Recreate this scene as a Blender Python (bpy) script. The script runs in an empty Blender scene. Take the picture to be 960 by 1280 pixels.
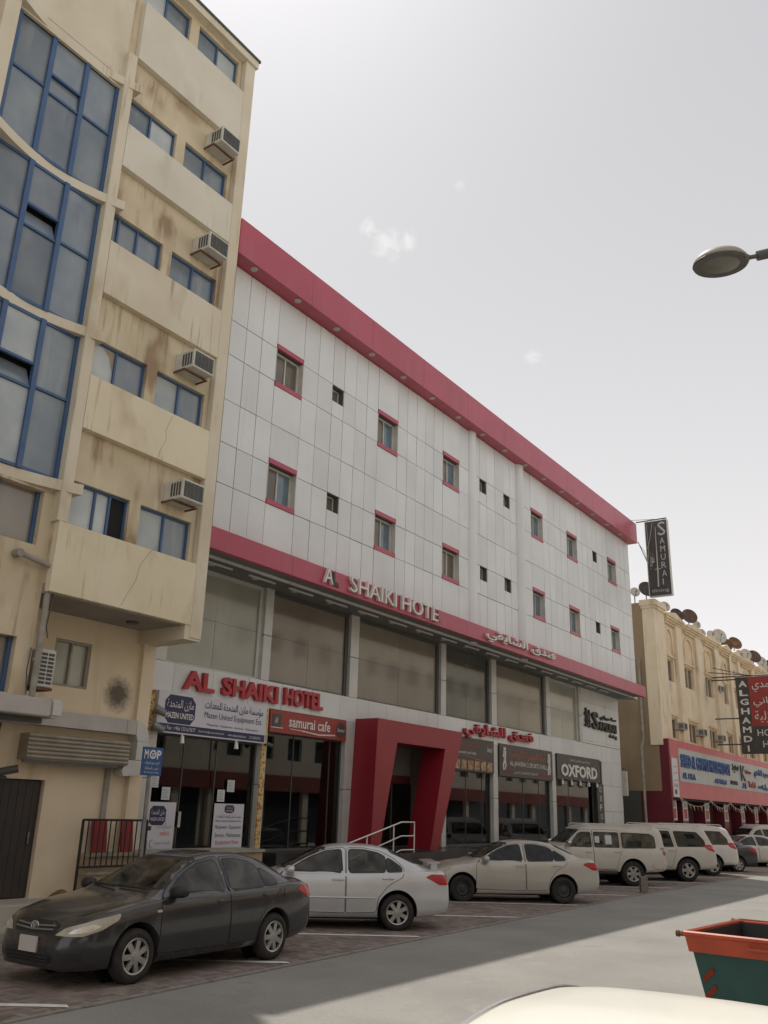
import bpy, bmesh, math, random, unicodedata
from mathutils import Vector, Matrix, Euler
from mathutils.bvhtree import BVHTree
from mathutils.geometry import delaunay_2d_cdt
random.seed(7)
S = bpy.context.scene
COL = S.collection
R = math.radians

# ------------------------------------------------------------------ camera
cd = bpy.data.cameras.new('camera')
cam = bpy.data.objects.new('camera', cd)
COL.objects.link(cam)
cd.sensor_fit = 'HORIZONTAL'
cd.sensor_width = 36.0
cd.lens = 36.0 * 1100.7 / 960.0
cd.clip_start = 0.05
cd.clip_end = 3000.0
_yaw, _pit, _rol = 0.9577, 0.3268, 0.0298
_f = Vector((math.sin(_yaw) * math.cos(_pit), math.cos(_yaw) * math.cos(_pit), math.sin(_pit)))
_r0 = Vector((math.cos(_yaw), -math.sin(_yaw), 0))
_u0 = _r0.cross(_f)
_r = math.cos(_rol) * _r0 + math.sin(_rol) * _u0
_u = _r.cross(_f)
cam.matrix_world = Matrix(((_r.x, _u.x, -_f.x, 0.0), (_r.y, _u.y, -_f.y, -14.522), (_r.z, _u.z, -_f.z, 2.1), (0, 0, 0, 1)))
S.camera = cam

# ------------------------------------------------------------------ light: hazy daylight, sun high behind the hotel
SUN_DIR = Vector((0.32, 0.436, 1.0)).normalized()
SUN_EL = math.asin(SUN_DIR.z)
SUN_AZ = math.atan2(SUN_DIR.x, SUN_DIR.y)
W = bpy.data.worlds.new('World')
S.world = W
W.use_nodes = True
nt = W.node_tree
bg = nt.nodes['Background']
sky = nt.nodes.new('ShaderNodeTexSky')
sky.sky_type = 'NISHITA'
sky.sun_disc = False
sky.sun_elevation = SUN_EL
sky.sun_rotation = SUN_AZ
sky.altitude = 0
sky.air_density = 1.0
sky.dust_density = 6.0
sky.ozone_density = 1.0
# dusty air: the sky's own colour greyed towards white, with a few faint cloud puffs
tc = nt.nodes.new('ShaderNodeTexCoord')
hs = nt.nodes.new('ShaderNodeHueSaturation')
hs.inputs['Saturation'].default_value = 0.22
nt.links.new(sky.outputs[0], hs.inputs['Color'])
haze = nt.nodes.new('ShaderNodeMixRGB')
haze.inputs[0].default_value = 0.90
sz_ = nt.nodes.new('ShaderNodeSeparateXYZ'); nt.links.new(tc.outputs['Generated'], sz_.inputs[0])
hz = nt.nodes.new('ShaderNodeMapRange'); hz.inputs['From Min'].default_value = 1.0; hz.inputs['From Max'].default_value = 0.0
nt.links.new(sz_.outputs['Z'], hz.inputs['Value'])
hp = nt.nodes.new('ShaderNodeMath'); hp.operation = 'POWER'; hp.inputs[1].default_value = 2.0; nt.links.new(hz.outputs[0], hp.inputs[0])
hc = nt.nodes.new('ShaderNodeMixRGB'); hc.inputs[1].default_value = (3.62, 3.60, 3.80, 1); hc.inputs[2].default_value = (7.8, 7.6, 7.5, 1)
nt.links.new(hp.outputs[0], hc.inputs[0]); nt.links.new(hc.outputs[0], haze.inputs[2])
nt.links.new(hs.outputs[0], haze.inputs[1])
def cloud_mask(d, size):
    v = nt.nodes.new('ShaderNodeVectorMath'); v.operation = 'DISTANCE'
    nt.links.new(tc.outputs['Generated'], v.inputs[0]); v.inputs[1].default_value = d
    m = nt.nodes.new('ShaderNodeMapRange')
    m.inputs['From Min'].default_value = size; m.inputs['From Max'].default_value = 0.0
    m.interpolation_type = 'SMOOTHSTEP'
    nt.links.new(v.outputs['Value'], m.inputs['Value'])
    return m.outputs[0]
acc = None
for d, sz in (((.662, .471, .583), .040), ((.641, .484, .595), .022), ((.673, .452, .586), .026), ((.797, .367, .479), .02), ((.672, .387, .631), .014), ((.80, .352, .472), .015)):
    o = cloud_mask(d, sz)
    if acc is None: acc = o
    else:
        mx = nt.nodes.new('ShaderNodeMath'); mx.operation = 'MAXIMUM'
        nt.links.new(acc, mx.inputs[0]); nt.links.new(o, mx.inputs[1]); acc = mx.outputs[0]
nz = nt.nodes.new('ShaderNodeTexNoise'); nz.inputs['Scale'].default_value = 70; nz.inputs['Detail'].default_value = 9; nz.inputs['Roughness'].default_value = .62; nz.inputs['Distortion'].default_value = .6
nt.links.new(tc.outputs['Generated'], nz.inputs['Vector'])
cm = nt.nodes.new('ShaderNodeMath'); cm.operation = 'MULTIPLY_ADD'
nt.links.new(acc, cm.inputs[0]); cm.inputs[1].default_value = .62; cm.inputs[2].default_value = -0.62
ca = nt.nodes.new('ShaderNodeMath'); ca.operation = 'ADD'
nt.links.new(cm.outputs[0], ca.inputs[0]); nt.links.new(nz.outputs['Fac'], ca.inputs[1])
cr = nt.nodes.new('ShaderNodeMapRange')
cr.inputs['From Min'].default_value = 0.22; cr.inputs['From Max'].default_value = 0.62; cr.inputs['To Max'].default_value = 0.8
nt.links.new(ca.outputs[0], cr.inputs['Value'])
cl = nt.nodes.new('ShaderNodeMixRGB')
cl.inputs[2].default_value = (6.3, 6.2, 6.1, 1)
nt.links.new(cr.outputs[0], cl.inputs[0]); nt.links.new(haze.outputs[0], cl.inputs[1])
nt.links.new(cl.outputs[0], bg.inputs['Color'])
bg.inputs['Strength'].default_value = 0.10
sl = bpy.data.lights.new('sun', 'SUN')
sl.energy = 2.4
sl.angle = R(0.6)
sl.color = (1.0, 0.95, 0.86)
so = bpy.data.objects.new('sun', sl)
COL.objects.link(so)
so.rotation_euler = SUN_DIR.to_track_quat('Z', 'Y').to_euler()
so.location = (20, 20, 60)
S.view_settings.view_transform = 'Standard'
S.view_settings.look = 'None'
S.view_settings.exposure = 0.55
S.view_settings.gamma = 1.0

# ------------------------------------------------------------------ materials
M = {}
def mat(name, c, c2=None, scale=4.0, rough=0.6, metal=0.0, spec=0.5, bump=0.0, streak=None, dust=0.0, detail=5.0,
        lo=0.35, hi=0.65, perobj=0.0, coat=0.0, bscale=None, rvar=0.0, attr=None, fine=0.0, stains=()):
    m = bpy.data.materials.new(name); m.use_nodes = True
    n = m.node_tree.nodes; l = m.node_tree.links
    p = n['Principled BSDF']
    p.inputs['Roughness'].default_value = rough
    p.inputs['Metallic'].default_value = metal
    p.inputs['Specular IOR Level'].default_value = spec
    p.inputs['Coat Weight'].default_value = coat
    p.inputs['Coat Roughness'].default_value = 0.08
    geo = n.new('ShaderNodeNewGeometry')
    def noise(sc, stretch=None, det=detail):
        t = n.new('ShaderNodeTexNoise'); t.inputs['Scale'].default_value = sc; t.inputs['Detail'].default_value = det
        mp = n.new('ShaderNodeMapping')
        if stretch: mp.inputs['Scale'].default_value = stretch
        l.new(geo.outputs['Position'], mp.inputs['Vector']); l.new(mp.outputs[0], t.inputs['Vector'])
        return t.outputs['Fac']
    def ramp(v, a, b, to=1.0):
        r = n.new('ShaderNodeMapRange'); r.inputs['From Min'].default_value = a; r.inputs['From Max'].default_value = b
        r.inputs['To Max'].default_value = to
        l.new(v, r.inputs['Value']); return r.outputs[0]
    def mix(f, a, b, mode='MIX'):
        x = n.new('ShaderNodeMixRGB'); x.blend_type = mode
        if isinstance(f, float): x.inputs[0].default_value = f
        else: l.new(f, x.inputs[0])
        for i, q in ((1, a), (2, b)):
            if isinstance(q, tuple): x.inputs[i].default_value = (*q, 1)
            else: l.new(q, x.inputs[i])
        return x.outputs[0]
    col = tuple(c)
    if c2: col = mix(ramp(noise(scale), lo, hi), tuple(c), tuple(c2))
    if streak:                                   # (colour, amount, horizontal scale)
        sc, am, hsx = streak
        a = noise(1.0, (hsx, hsx, hsx * 0.09)); b = noise(0.5)
        f = ramp(a, 0.52, 0.72); g = ramp(b, 0.42, 0.62, am)
        q = n.new('ShaderNodeMath'); q.operation = 'MULTIPLY'; l.new(f, q.inputs[0]); l.new(g, q.inputs[1])
        col = mix(q.outputs[0], col, tuple(sc))
    for sc, am, hsx, vst, a0, a1, g0, g1, gs in stains:      # colour, amount, scale, vertical stretch, edge, gate, gate scale
        a = noise(1.0, (hsx, hsx, hsx * vst), 11.0); b = noise(gs, None, 3.0)
        q = n.new('ShaderNodeMath'); q.operation = 'MULTIPLY'; l.new(ramp(a, a0, a1), q.inputs[0]); l.new(ramp(b, g0, g1, am), q.inputs[1])
        col = mix(q.outputs[0], col, tuple(sc))
    if perobj:
        oi = n.new('ShaderNodeObjectInfo')
        v = n.new('ShaderNodeMapRange'); v.inputs['To Min'].default_value = 1 - perobj; v.inputs['To Max'].default_value = 1 + perobj
        l.new(oi.outputs['Random'], v.inputs['Value'])
        cx = n.new('ShaderNodeCombineColor')
        for i in range(3): l.new(v.outputs[0], cx.inputs[i])
        col = mix(1.0, col, cx.outputs[0], 'MULTIPLY')
    if attr:
        at = n.new('ShaderNodeAttribute'); at.attribute_name = attr
        v = n.new('ShaderNodeMapRange'); v.inputs['To Min'].default_value = 0.7; v.inputs['To Max'].default_value = 1.25
        l.new(at.outputs['Fac'], v.inputs['Value'])
        cx = n.new('ShaderNodeCombineColor')
        for i in range(3): l.new(v.outputs[0], cx.inputs[i])
        col = mix(1.0, col, cx.outputs[0], 'MULTIPLY')
    if fine:
        v = ramp(noise(90.0, None, 3.0), 0.3, 0.7)
        k = n.new('ShaderNodeMapRange'); k.inputs['To Min'].default_value = 1 - fine; k.inputs['To Max'].default_value = 1 + fine
        l.new(v, k.inputs['Value'])
        cx = n.new('ShaderNodeCombineColor')
        for i in range(3): l.new(k.outputs[0], cx.inputs[i])
        col = mix(1.0, col, cx.outputs[0], 'MULTIPLY')
    if dust:                                     # settled dust on faces that look up
        sx = n.new('ShaderNodeSeparateXYZ'); l.new(geo.outputs['Normal'], sx.inputs[0])
        f = ramp(sx.outputs['Z'], 0.15, 0.95, dust)
        q = n.new('ShaderNodeMath'); q.operation = 'MULTIPLY'
        l.new(f, q.inputs[0]); l.new(ramp(noise(3.0), 0.2, 0.6), q.inputs[1])
        col = mix(q.outputs[0], col, (0.36, 0.30, 0.22))
        rr = n.new('ShaderNodeMapRange'); rr.inputs['To Min'].default_value = rough; rr.inputs['To Max'].default_value = 0.75
        l.new(q.outputs[0], rr.inputs['Value']); l.new(rr.outputs[0], p.inputs['Roughness'])
    elif rvar:
        rr = n.new('ShaderNodeMapRange'); rr.inputs['To Min'].default_value = rough - rvar; rr.inputs['To Max'].default_value = rough + rvar
        l.new(noise(2.5), rr.inputs['Value']); l.new(rr.outputs[0], p.inputs['Roughness'])
    if isinstance(col, tuple): p.inputs['Base Color'].default_value = (*col, 1)
    else: l.new(col, p.inputs['Base Color'])
    if bump:
        b = n.new('ShaderNodeBump'); b.inputs['Strength'].default_value = bump; b.inputs['Distance'].default_value = 0.02
        l.new(noise(bscale or scale * 6, None, 8.0), b.inputs['Height']); l.new(b.outputs[0], p.inputs['Normal'])
    M[name] = m
    return m

def shop_glass(name, tint, clear=0.6, rough=0.02):
    m = bpy.data.materials.new(name); m.use_nodes = True
    n = m.node_tree.nodes; l = m.node_tree.links
    n.remove(n['Principled BSDF'])
    t = n.new('ShaderNodeBsdfTransparent'); t.inputs[0].default_value = (*[x * clear for x in tint], 1)
    g = n.new('ShaderNodeBsdfGlossy'); g.inputs['Roughness'].default_value = rough; g.inputs[0].default_value = (.9, .92, .92, 1)
    fr = n.new('ShaderNodeFresnel'); fr.inputs['IOR'].default_value = 1.6
    mx = n.new('ShaderNodeMixShader')
    l.new(fr.outputs[0], mx.inputs[0]); l.new(t.outputs[0], mx.inputs[1]); l.new(g.outputs[0], mx.inputs[2])
    l.new(mx.outputs[0], n['Material Output'].inputs['Surface'])
    M[name] = m

mat('asphalt', (.235, .228, .212), (.30, .29, .268), scale=.6, rough=.9, bump=.25, bscale=60, fine=.2, lo=.3, hi=.7, stains=(((.18, .175, .162), .35, 1.6, 1.0, .56, .66, .50, .62, .3), ((.38, .35, .30), .5, 2.5, 1.0, .60, .68, .5, .6, .25)))
mat('asphalt_seam', (.30, .28, .25), (.2, .19, .17), scale=6, rough=.9)
mat('sand_base', (.30, .25, .19), (.22, .18, .14), scale=5, rough=.95)
mat('paver', (.27, .215, .188), (.205, .168, .148), scale=1.3, rough=.85, attr='tint', bump=.1, bscale=40)
mat('paver_single', (.27, .215, .188), (.205, .168, .148), scale=1.3, rough=.85, perobj=.25, bump=.1, bscale=40)
mat('road_paint', (.80, .79, .75), (.52, .49, .44), scale=7, rough=.7, lo=.5, hi=.85, fine=.1)
mat('sidewalk', (.46, .43, .37), (.35, .325, .28), scale=1.5, rough=.9, bump=.15, fine=.1)
mat('kerb', (.42, .38, .27), (.30, .28, .24), scale=4, rough=.85, bump=.1)
mat('beige_wall', (.66, .565, .40), (.56, .47, .32), scale=1.1, rough=.85, bump=.14, bscale=25, stains=(((.30, .20, .115), .85, 1.5, .35, .50, .60, .44, .60, .55), ((.23, .15, .09), .55, 7.0, .09, .52, .66, .48, .64, .7), ((.78, .70, .54), .5, 5.0, .08, .58, .64, .45, .6, .9)))
mat('beige_spandrel', (.70, .64, .505), (.64, .57, .43), scale=.9, rough=.85, bump=.1, bscale=25, stains=(((.46, .36, .23), .6, 1.3, .5, .52, .66, .46, .62, .5), ((.34, .25, .15), .6, 8.0, .06, .56, .64, .52, .66, .6)))
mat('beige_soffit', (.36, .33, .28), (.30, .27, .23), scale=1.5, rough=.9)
mat('old_panel', (.52, .49, .46), (.42, .40, .37), scale=1.4, rough=.55, metal=.1)
mat('soot', (.045, .04, .035), (.09, .075, .055), scale=7, rough=.9)
mat('blue_frame', (.045, .105, .24), (.065, .12, .22), scale=3, rough=.45)
mat('dusty_pane', (.155, .195, .24), (.25, .285, .305), scale=.9, rough=.16, spec=.7, rvar=.1, perobj=.22, bump=.06, bscale=1.2, stains=(((.33, .35, .35), .5, 4.0, .15, .52, .64, .45, .6, .8),))
mat('pale_pane', (.40, .45, .47), (.52, .55, .54), scale=1.6, rough=.3, spec=.5, perobj=.12)
mat('dark_void', (.012, .012, .012), rough=.9)
mat('panel_grey', (.715, .73, .72), (.66, .675, .665), scale=.8, rough=.40, metal=.0, perobj=.055, stains=(((.52, .52, .50), .3, 6.0, .05, .54, .72, .45, .65, .5),))
mat('joint', (.10, .10, .098), rough=.9)
mat('red_panel', (.46, .075, .115), (.41, .065, .10), scale=.7, rough=.38, rvar=.08, stains=(((.40, .15, .17), .45, 5.0, .06, .5, .68, .45, .65, .5),))
mat('red_portal', (.30, .016, .030), (.26, .015, .026), scale=.7, rough=.4)
mat('soffit_grey', (.20, .21, .20), (.16, .17, .165), scale=.8, rough=.6)
mat('tube_white', (.78, .78, .74), rough=.4)
mat('downlight_grey', (.45, .43, .41), rough=.5)
mat('frame_white', (.62, .60, .54), (.52, .50, .44), scale=3, rough=.5)
mat('blue_pane', (.10, .16, .20), (.16, .22, .26), scale=2, rough=.06, spec=.8)
mat('brown_pane', (.13, .115, .085), (.17, .15, .12), scale=2, rough=.15, spec=.5)
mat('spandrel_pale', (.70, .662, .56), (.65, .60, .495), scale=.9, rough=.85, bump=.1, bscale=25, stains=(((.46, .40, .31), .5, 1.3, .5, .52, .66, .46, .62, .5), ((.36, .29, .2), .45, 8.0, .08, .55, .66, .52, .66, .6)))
mat('spandrel_warm', (.78, .70, .52), (.72, .63, .45), scale=.9, rough=.85, bump=.1, bscale=25, stains=(((.48, .37, .23), .6, 1.3, .5, .52, .66, .46, .62, .5), ((.34, .25, .15), .5, 8.0, .08, .55, .66, .52, .66, .6)))
mat('film_pane', (.20, .175, .14), (.26, .235, .19), scale=.55, rough=.07, spec=.7, bump=.10, bscale=.9, perobj=.14, streak=((.29, .275, .24), .5, 1.5))
mat('film_pane_pale', (.42, .43, .365), (.34, .35, .30), scale=.55, rough=.07, spec=.7, bump=.10, bscale=.9, perobj=.08, streak=((.50, .50, .44), .5, 1.5))
mat('film_pane_dark', (.075, .08, .07), (.12, .12, .10), scale=.55, rough=.07, spec=.7, bump=.10, bscale=.9, perobj=.1)
mat('alu', (.60, .60, .565), (.53, .53, .495), scale=2, rough=.45, metal=.1)
mat('dark_alu', (.10, .10, .095), rough=.5, metal=.2)
mat('black_tile', (.022, .022, .023), (.05, .048, .045), scale=2, rough=.3)
mat('interior', (.055, .05, .045), (.08, .07, .06), scale=1, rough=.9)
mat('interior_red', (.22, .03, .03), rough=.7)
mat('interior_pale', (.30, .28, .24), rough=.8)
mat('white_letter', (.74, .72, .68), (.62, .60, .56), scale=3, rough=.4)
mat('red_letter', (.46, .035, .05), (.40, .03, .045), scale=2, rough=.4)
mat('black_letter', (.035, .033, .032), rough=.5)
mat('dark_trim', (.05, .045, .045), rough=.5)
mat('sign_white', (.66, .65, .71), (.60, .59, .65), scale=1, rough=.4)
mat('navy', (.022, .024, .085), rough=.4)
mat('sign_red', (.34, .045, .035), (.29, .036, .03), scale=2, rough=.4)
mat('sign_brown', (.062, .045, .038), (.05, .036, .03), scale=2, rough=.4)
mat('sign_dark', (.05, .048, .047), (.07, .066, .062), scale=3, rough=.45)
mat('print_white', (.72, .71, .68), rough=.5)
mat('print_red', (.42, .03, .03), rough=.5)
mat('print_orange', (.5, .12, .04), rough=.5)
mat('print_grey', (.25, .25, .27), rough=.5)
mat('paper', (.55, .60, .62), (.62, .64, .64), scale=8, rough=.7)
mat('floral', (.62, .50, .20), (.42, .12, .07), scale=14, rough=.6, lo=.5, hi=.58)
mat('pipe', (.36, .33, .28), (.26, .24, .2), scale=5, rough=.6)
mat('metal_grey', (.30, .30, .29), (.22, .22, .21), scale=4, rough=.5, metal=.5)
mat('shutter', (.36, .32, .25), (.28, .25, .2), scale=3, rough=.55, metal=.2)
mat('black_metal', (.018, .018, .018), rough=.5)
mat('chrome_rail', (.62, .60, .56), rough=.28, metal=.8)
mat('ac_white', (.60, .59, .53), (.50, .49, .43), scale=4, rough=.5)
mat('ac_grille', (.07, .07, .065), rough=.6)
mat('plinth_tan', (.42, .32, .20), (.34, .26, .17), scale=3, rough=.7)
mat('wood_door', (.03, .026, .024), (.045, .036, .03), scale=2, rough=.5)
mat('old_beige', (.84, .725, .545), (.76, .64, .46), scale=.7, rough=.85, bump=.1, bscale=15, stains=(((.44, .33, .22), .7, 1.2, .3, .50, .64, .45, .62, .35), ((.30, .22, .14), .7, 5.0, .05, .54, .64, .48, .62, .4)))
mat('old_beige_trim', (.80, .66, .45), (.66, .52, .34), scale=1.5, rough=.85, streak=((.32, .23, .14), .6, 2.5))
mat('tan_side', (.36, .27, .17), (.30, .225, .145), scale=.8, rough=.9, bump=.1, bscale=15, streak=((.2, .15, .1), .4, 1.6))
mat('old_pane', (.075, .075, .07), (.12, .115, .10), scale=2, rough=.25)
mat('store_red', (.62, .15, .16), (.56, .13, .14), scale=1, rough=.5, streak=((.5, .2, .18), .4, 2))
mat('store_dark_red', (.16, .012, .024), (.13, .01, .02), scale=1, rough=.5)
mat('store_grey', (.50, .52, .50), (.44, .46, .44), scale=1, rough=.5)
mat('print_blue', (.035, .10, .30), rough=.5)
mat('banner', (.66, .62, .58), (.40, .10, .09), scale=3, rough=.7, lo=.55, hi=.6)
mat('dish_pale', (.58, .55, .49), (.44, .40, .34), scale=4, rough=.55)
mat('dish_black', (.035, .03, .03), (.07, .05, .045), scale=4, rough=.6)
mat('dish_rust', (.30, .13, .045), (.11, .06, .035), scale=3, rough=.8)
mat('dish_brown', (.085, .055, .045), (.16, .09, .05), scale=3, rough=.8)
mat('tyre', (.022, .021, .02), (.04, .036, .032), scale=8, rough=.85)
mat('rim_silver', (.50, .50, .48), (.40, .39, .37), scale=6, rough=.35, metal=.7)
mat('rim_black', (.03, .03, .03), (.05, .047, .043), scale=6, rough=.6)
mat('wheel_dark', (.018, .018, .018), rough=.8)
mat('seam_black', (.012, .012, .012), rough=.7)
mat('trim_black', (.022, .022, .022), rough=.55)
mat('trim_chrome', (.6, .6, .58), rough=.2, metal=.9)
mat('lamp_clear', (.50, .48, .38), (.40, .38, .30), scale=12, rough=.15, spec=.7)
mat('lamp_red', (.42, .02, .025), rough=.15, spec=.6)
mat('lamp_amber', (.62, .5, .36), rough=.2)
mat('plate', (.60, .57, .52), rough=.5)
mat('paint_dark', (.042, .044, .048), (.048, .049, .052), scale=2, rough=.20, metal=.3, coat=.6, dust=.10)
mat('paint_silver', (.66, .675, .69), (.61, .62, .63), scale=2, rough=.28, metal=.35, coat=.45, dust=.40)
mat('paint_champagne', (.55, .53, .485), (.51, .49, .445), scale=2, rough=.32, metal=.25, coat=.35, dust=.55)
mat('paint_cream', (.62, .595, .535), (.58, .555, .495), scale=2, rough=.32, coat=.3, dust=.55)
mat('paint_white', (.70, .68, .64), (.66, .64, .60), scale=2, rough=.30, coat=.3, dust=.4)
mat('paint_blue_grey', (.060, .064, .075), rough=.3, metal=.35, coat=.3, dust=.4)
mat('paint_roof_white', (.85, .84, .765), (.82, .81, .735), scale=1.2, rough=.28, coat=.3, fine=.02)
mat('dumpster_green', (.018, .070, .066), (.026, .085, .075), scale=3, rough=.5, bump=.1, streak=((.05, .07, .06), .5, 4))
mat('dumpster_orange', (.52, .085, .035), (.44, .07, .03), scale=4, rough=.5, streak=((.25, .07, .04), .5, 4))
mat('rust', (.12, .055, .03), (.2, .09, .04), scale=8, rough=.85)
mat('lamp_grey', (.085, .085, .080), (.11, .11, .10), scale=5, rough=.5)
mat('lamp_top', (.36, .33, .28), rough=.6)
mat('lamp_lens', (.17, .17, .14), rough=.3)
mat('block', (.27, .24, .20), (.21, .19, .16), scale=14, rough=.95, bump=.3, bscale=60)
mat('sign_blue', (.022, .085, .26), rough=.4)
mat('cloth_blue', (.12, .34, .42), rough=.8)
mat('cloth_white', (.6, .6, .58), rough=.8)
mat('cloth_red', (.3, .05, .05), rough=.8)
mat('cardboard', (.22, .12, .06), (.15, .08, .045), scale=6, rough=.9)
mat('red_board', (.26, .02, .02), rough=.6)
mat('flag_white', (.6, .6, .55), rough=.8)
mat('flag_yellow', (.6, .45, .1), rough=.8)
mat('flag_red', (.5, .05, .05), rough=.8)
mat('far_wall', (.74, .68, .57), (.64, .58, .48), scale=.5, rough=.9)
mat('far_band', (.30, .095, .085), (.24, .09, .08), scale=1, rough=.7)
mat('far_pane', (.05, .06, .07), rough=.1, spec=.6)
mat('photo_food', (.50, .38, .2), (.24, .10, .05), scale=9, rough=.5)
mat('swatch_yellow', (.5, .42, .08), rough=.6)
shop_glass('shop_glass', (.80, .84, .82), .62)
shop_glass('shop_glass_clear', (.95, .97, .96), .95)
shop_glass('shop_glass_dark', (.55, .58, .56), .5)

def tinted_glass(name, tint, film, amount):
    m = bpy.data.materials.new(name); m.use_nodes = True
    n = m.node_tree.nodes; l = m.node_tree.links
    n.remove(n['Principled BSDF'])
    t = n.new('ShaderNodeBsdfTransparent'); t.inputs[0].default_value = (*tint, 1)
    d = n.new('ShaderNodeBsdfDiffuse'); d.inputs[0].default_value = (*film, 1)
    geo = n.new('ShaderNodeNewGeometry'); nz = n.new('ShaderNodeTexNoise'); nz.inputs['Scale'].default_value = 4; nz.inputs['Detail'].default_value = 6; l.new(geo.outputs['Position'], nz.inputs['Vector'])
    r = n.new('ShaderNodeMapRange'); r.inputs['From Min'].default_value = .3; r.inputs['From Max'].default_value = .75; r.inputs['To Max'].default_value = amount; l.new(nz.outputs['Fac'], r.inputs['Value'])
    m1 = n.new('ShaderNodeMixShader'); l.new(r.outputs[0], m1.inputs[0]); l.new(t.outputs[0], m1.inputs[1]); l.new(d.outputs[0], m1.inputs[2])
    g = n.new('ShaderNodeBsdfGlossy'); g.inputs['Roughness'].default_value = .03
    fr = n.new('ShaderNodeFresnel'); fr.inputs['IOR'].default_value = 1.55
    mx = n.new('ShaderNodeMixShader'); l.new(fr.outputs[0], mx.inputs[0]); l.new(m1.outputs[0], mx.inputs[1]); l.new(g.outputs[0], mx.inputs[2])
    l.new(mx.outputs[0], n['Material Output'].inputs['Surface']); M[name] = m
tinted_glass('car_glass', (.42, .45, .42), (.26, .24, .19), .38)
tinted_glass('car_glass_black', (.07, .07, .075), (.16, .15, .13), .18)
mat('car_inside', (.055, .052, .048), (.08, .075, .068), scale=6, rough=.8)
mat('seat_cloth', (.15, .14, .125), (.11, .10, .09), scale=8, rough=.9)

# ------------------------------------------------------------------ mesh helpers
def bm_(): return bmesh.new()
def box(b, x0, x1, y0, y1, z0, z1, rot=None, at=None):
    x0, x1 = min(x0, x1), max(x0, x1); y0, y1 = min(y0, y1), max(y0, y1); z0, z1 = min(z0, z1), max(z0, z1)
    v = [b.verts.new((x, y, z)) for z in (z0, z1) for y in (y0, y1) for x in (x0, x1)]
    if rot is not None:
        for q in v: q.co = rot @ q.co + (at or Vector())
    for f in ((0, 2, 3, 1), (4, 5, 7, 6), (0, 1, 5, 4), (2, 6, 7, 3), (0, 4, 6, 2), (1, 3, 7, 5)):
        b.faces.new([v[i] for i in f])
    return v
def prism(b, pts, a0, a1, axis='y'):
    """closed outline (list of 2D points) pushed along an axis: y -> outline is (x,z); x -> (y,z); z -> (x,y)"""
    def P(u, v, a): return {'y': (u, a, v), 'x': (a, u, v), 'z': (u, v, a)}[axis]
    n = len(pts)
    A = [b.verts.new(P(u, v, a0)) for u, v in pts]; B = [b.verts.new(P(u, v, a1)) for u, v in pts]
    fs = [b.faces.new(A), b.faces.new(B[::-1])]
    for i in range(n): fs.append(b.faces.new((A[i], B[i], B[(i + 1) % n], A[(i + 1) % n])))
    bmesh.ops.recalc_face_normals(b, faces=fs)
def tube(b, pts, r, n=8, cap=True):
    pts = [Vector(p) for p in pts]; rings = []
    for i, p in enumerate(pts):
        if i == 0: d = pts[1] - p
        elif i == len(pts) - 1: d = p - pts[i - 1]
        else: d = (pts[i + 1] - p).normalized() + (p - pts[i - 1]).normalized()
        d.normalize()
        a = d.orthogonal().normalized() if i == 0 else (a - d * a.dot(d)).normalized()
        c = d.cross(a)
        rr = r[i] if isinstance(r, (list, tuple)) else r
        rings.append([b.verts.new(p + rr * (math.cos(t) * a + math.sin(t) * c)) for t in [2 * math.pi * k / n for k in range(n)]])
    for A, B in zip(rings, rings[1:]):
        for k in range(n): b.faces.new((A[k], A[(k + 1) % n], B[(k + 1) % n], B[k]))
    if cap:
        b.faces.new(rings[0][::-1]); b.faces.new(rings[-1])
def lathe(b, prof, n=24, mtx=None, close=False, cap=True):
    """profile of (radius, height) turned round the local z axis"""
    rings = []
    for r, h in prof:
        ring = [Vector((r * math.cos(2 * math.pi * k / n), r * math.sin(2 * math.pi * k / n), h)) for k in range(n)]
        rings.append([b.verts.new(mtx @ q if mtx else q) for q in ring])
    pairs = list(zip(rings, rings[1:])) + ([(rings[-1], rings[0])] if close else [])
    fs = []
    for A, B in pairs:
        for k in range(n): fs.append(b.faces.new((A[k], A[(k + 1) % n], B[(k + 1) % n], B[k])))
    if not close and cap:
        if prof[0][0] > 1e-4: fs.append(b.faces.new(rings[0][::-1]))
        if prof[-1][0] > 1e-4: fs.append(b.faces.new(rings[-1]))
    return fs
def finish(b, name, weld=False):
    if weld: bmesh.ops.remove_doubles(b, verts=b.verts, dist=1e-4)
    me = bpy.data.meshes.new(name); b.to_mesh(me); b.free(); return me
def place(name, me, material=None, parent=None, loc=None, world=True, smooth=None):
    """link ONE object; world=True: the mesh is in world coordinates even under a moved parent"""
    o = bpy.data.objects.new(name, me); COL.objects.link(o)
    if material and not me.materials: me.materials.append(M[material])
    if smooth is not None and len(me.polygons):
        me.polygons.foreach_set('use_smooth', [True] * len(me.polygons))
        me.set_sharp_from_angle(angle=R(smooth))
    if parent:
        o.parent = parent
        if world:
            p, t = parent, Vector()
            while p: t += p.location; p = p.parent
            if loc is None: o.location = -t
            else: o.location = Vector(loc) - t
        elif loc is not None: o.location = loc
    elif loc is not None: o.location = loc
    return o
def obj(name, b, material, parent=None, loc=None, world=True, smooth=None, weld=False):
    return place(name, finish(b, name, weld), material, parent, loc, world, smooth)
def tag(o, label=None, cat=None, group=None, kind=None):
    for k, v in (('label', label), ('category', cat), ('group', group), ('kind', kind)):
        if v: o[k] = v
    return o
def thing(name, label, cat, loc=(0, 0, 0), group=None, rz=0.0):
    o = bpy.data.objects.new(name, None); COL.objects.link(o)
    o.location = loc; o.rotation_euler = (0, 0, rz); o.empty_display_size = .2
    return tag(o, label, cat, group)
def copy_thing(o, parent=None):
    c = o.copy(); COL.objects.link(c)
    if parent: c.parent = parent
    for ch in list(o.children): copy_thing(ch, c)
    return c
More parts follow.
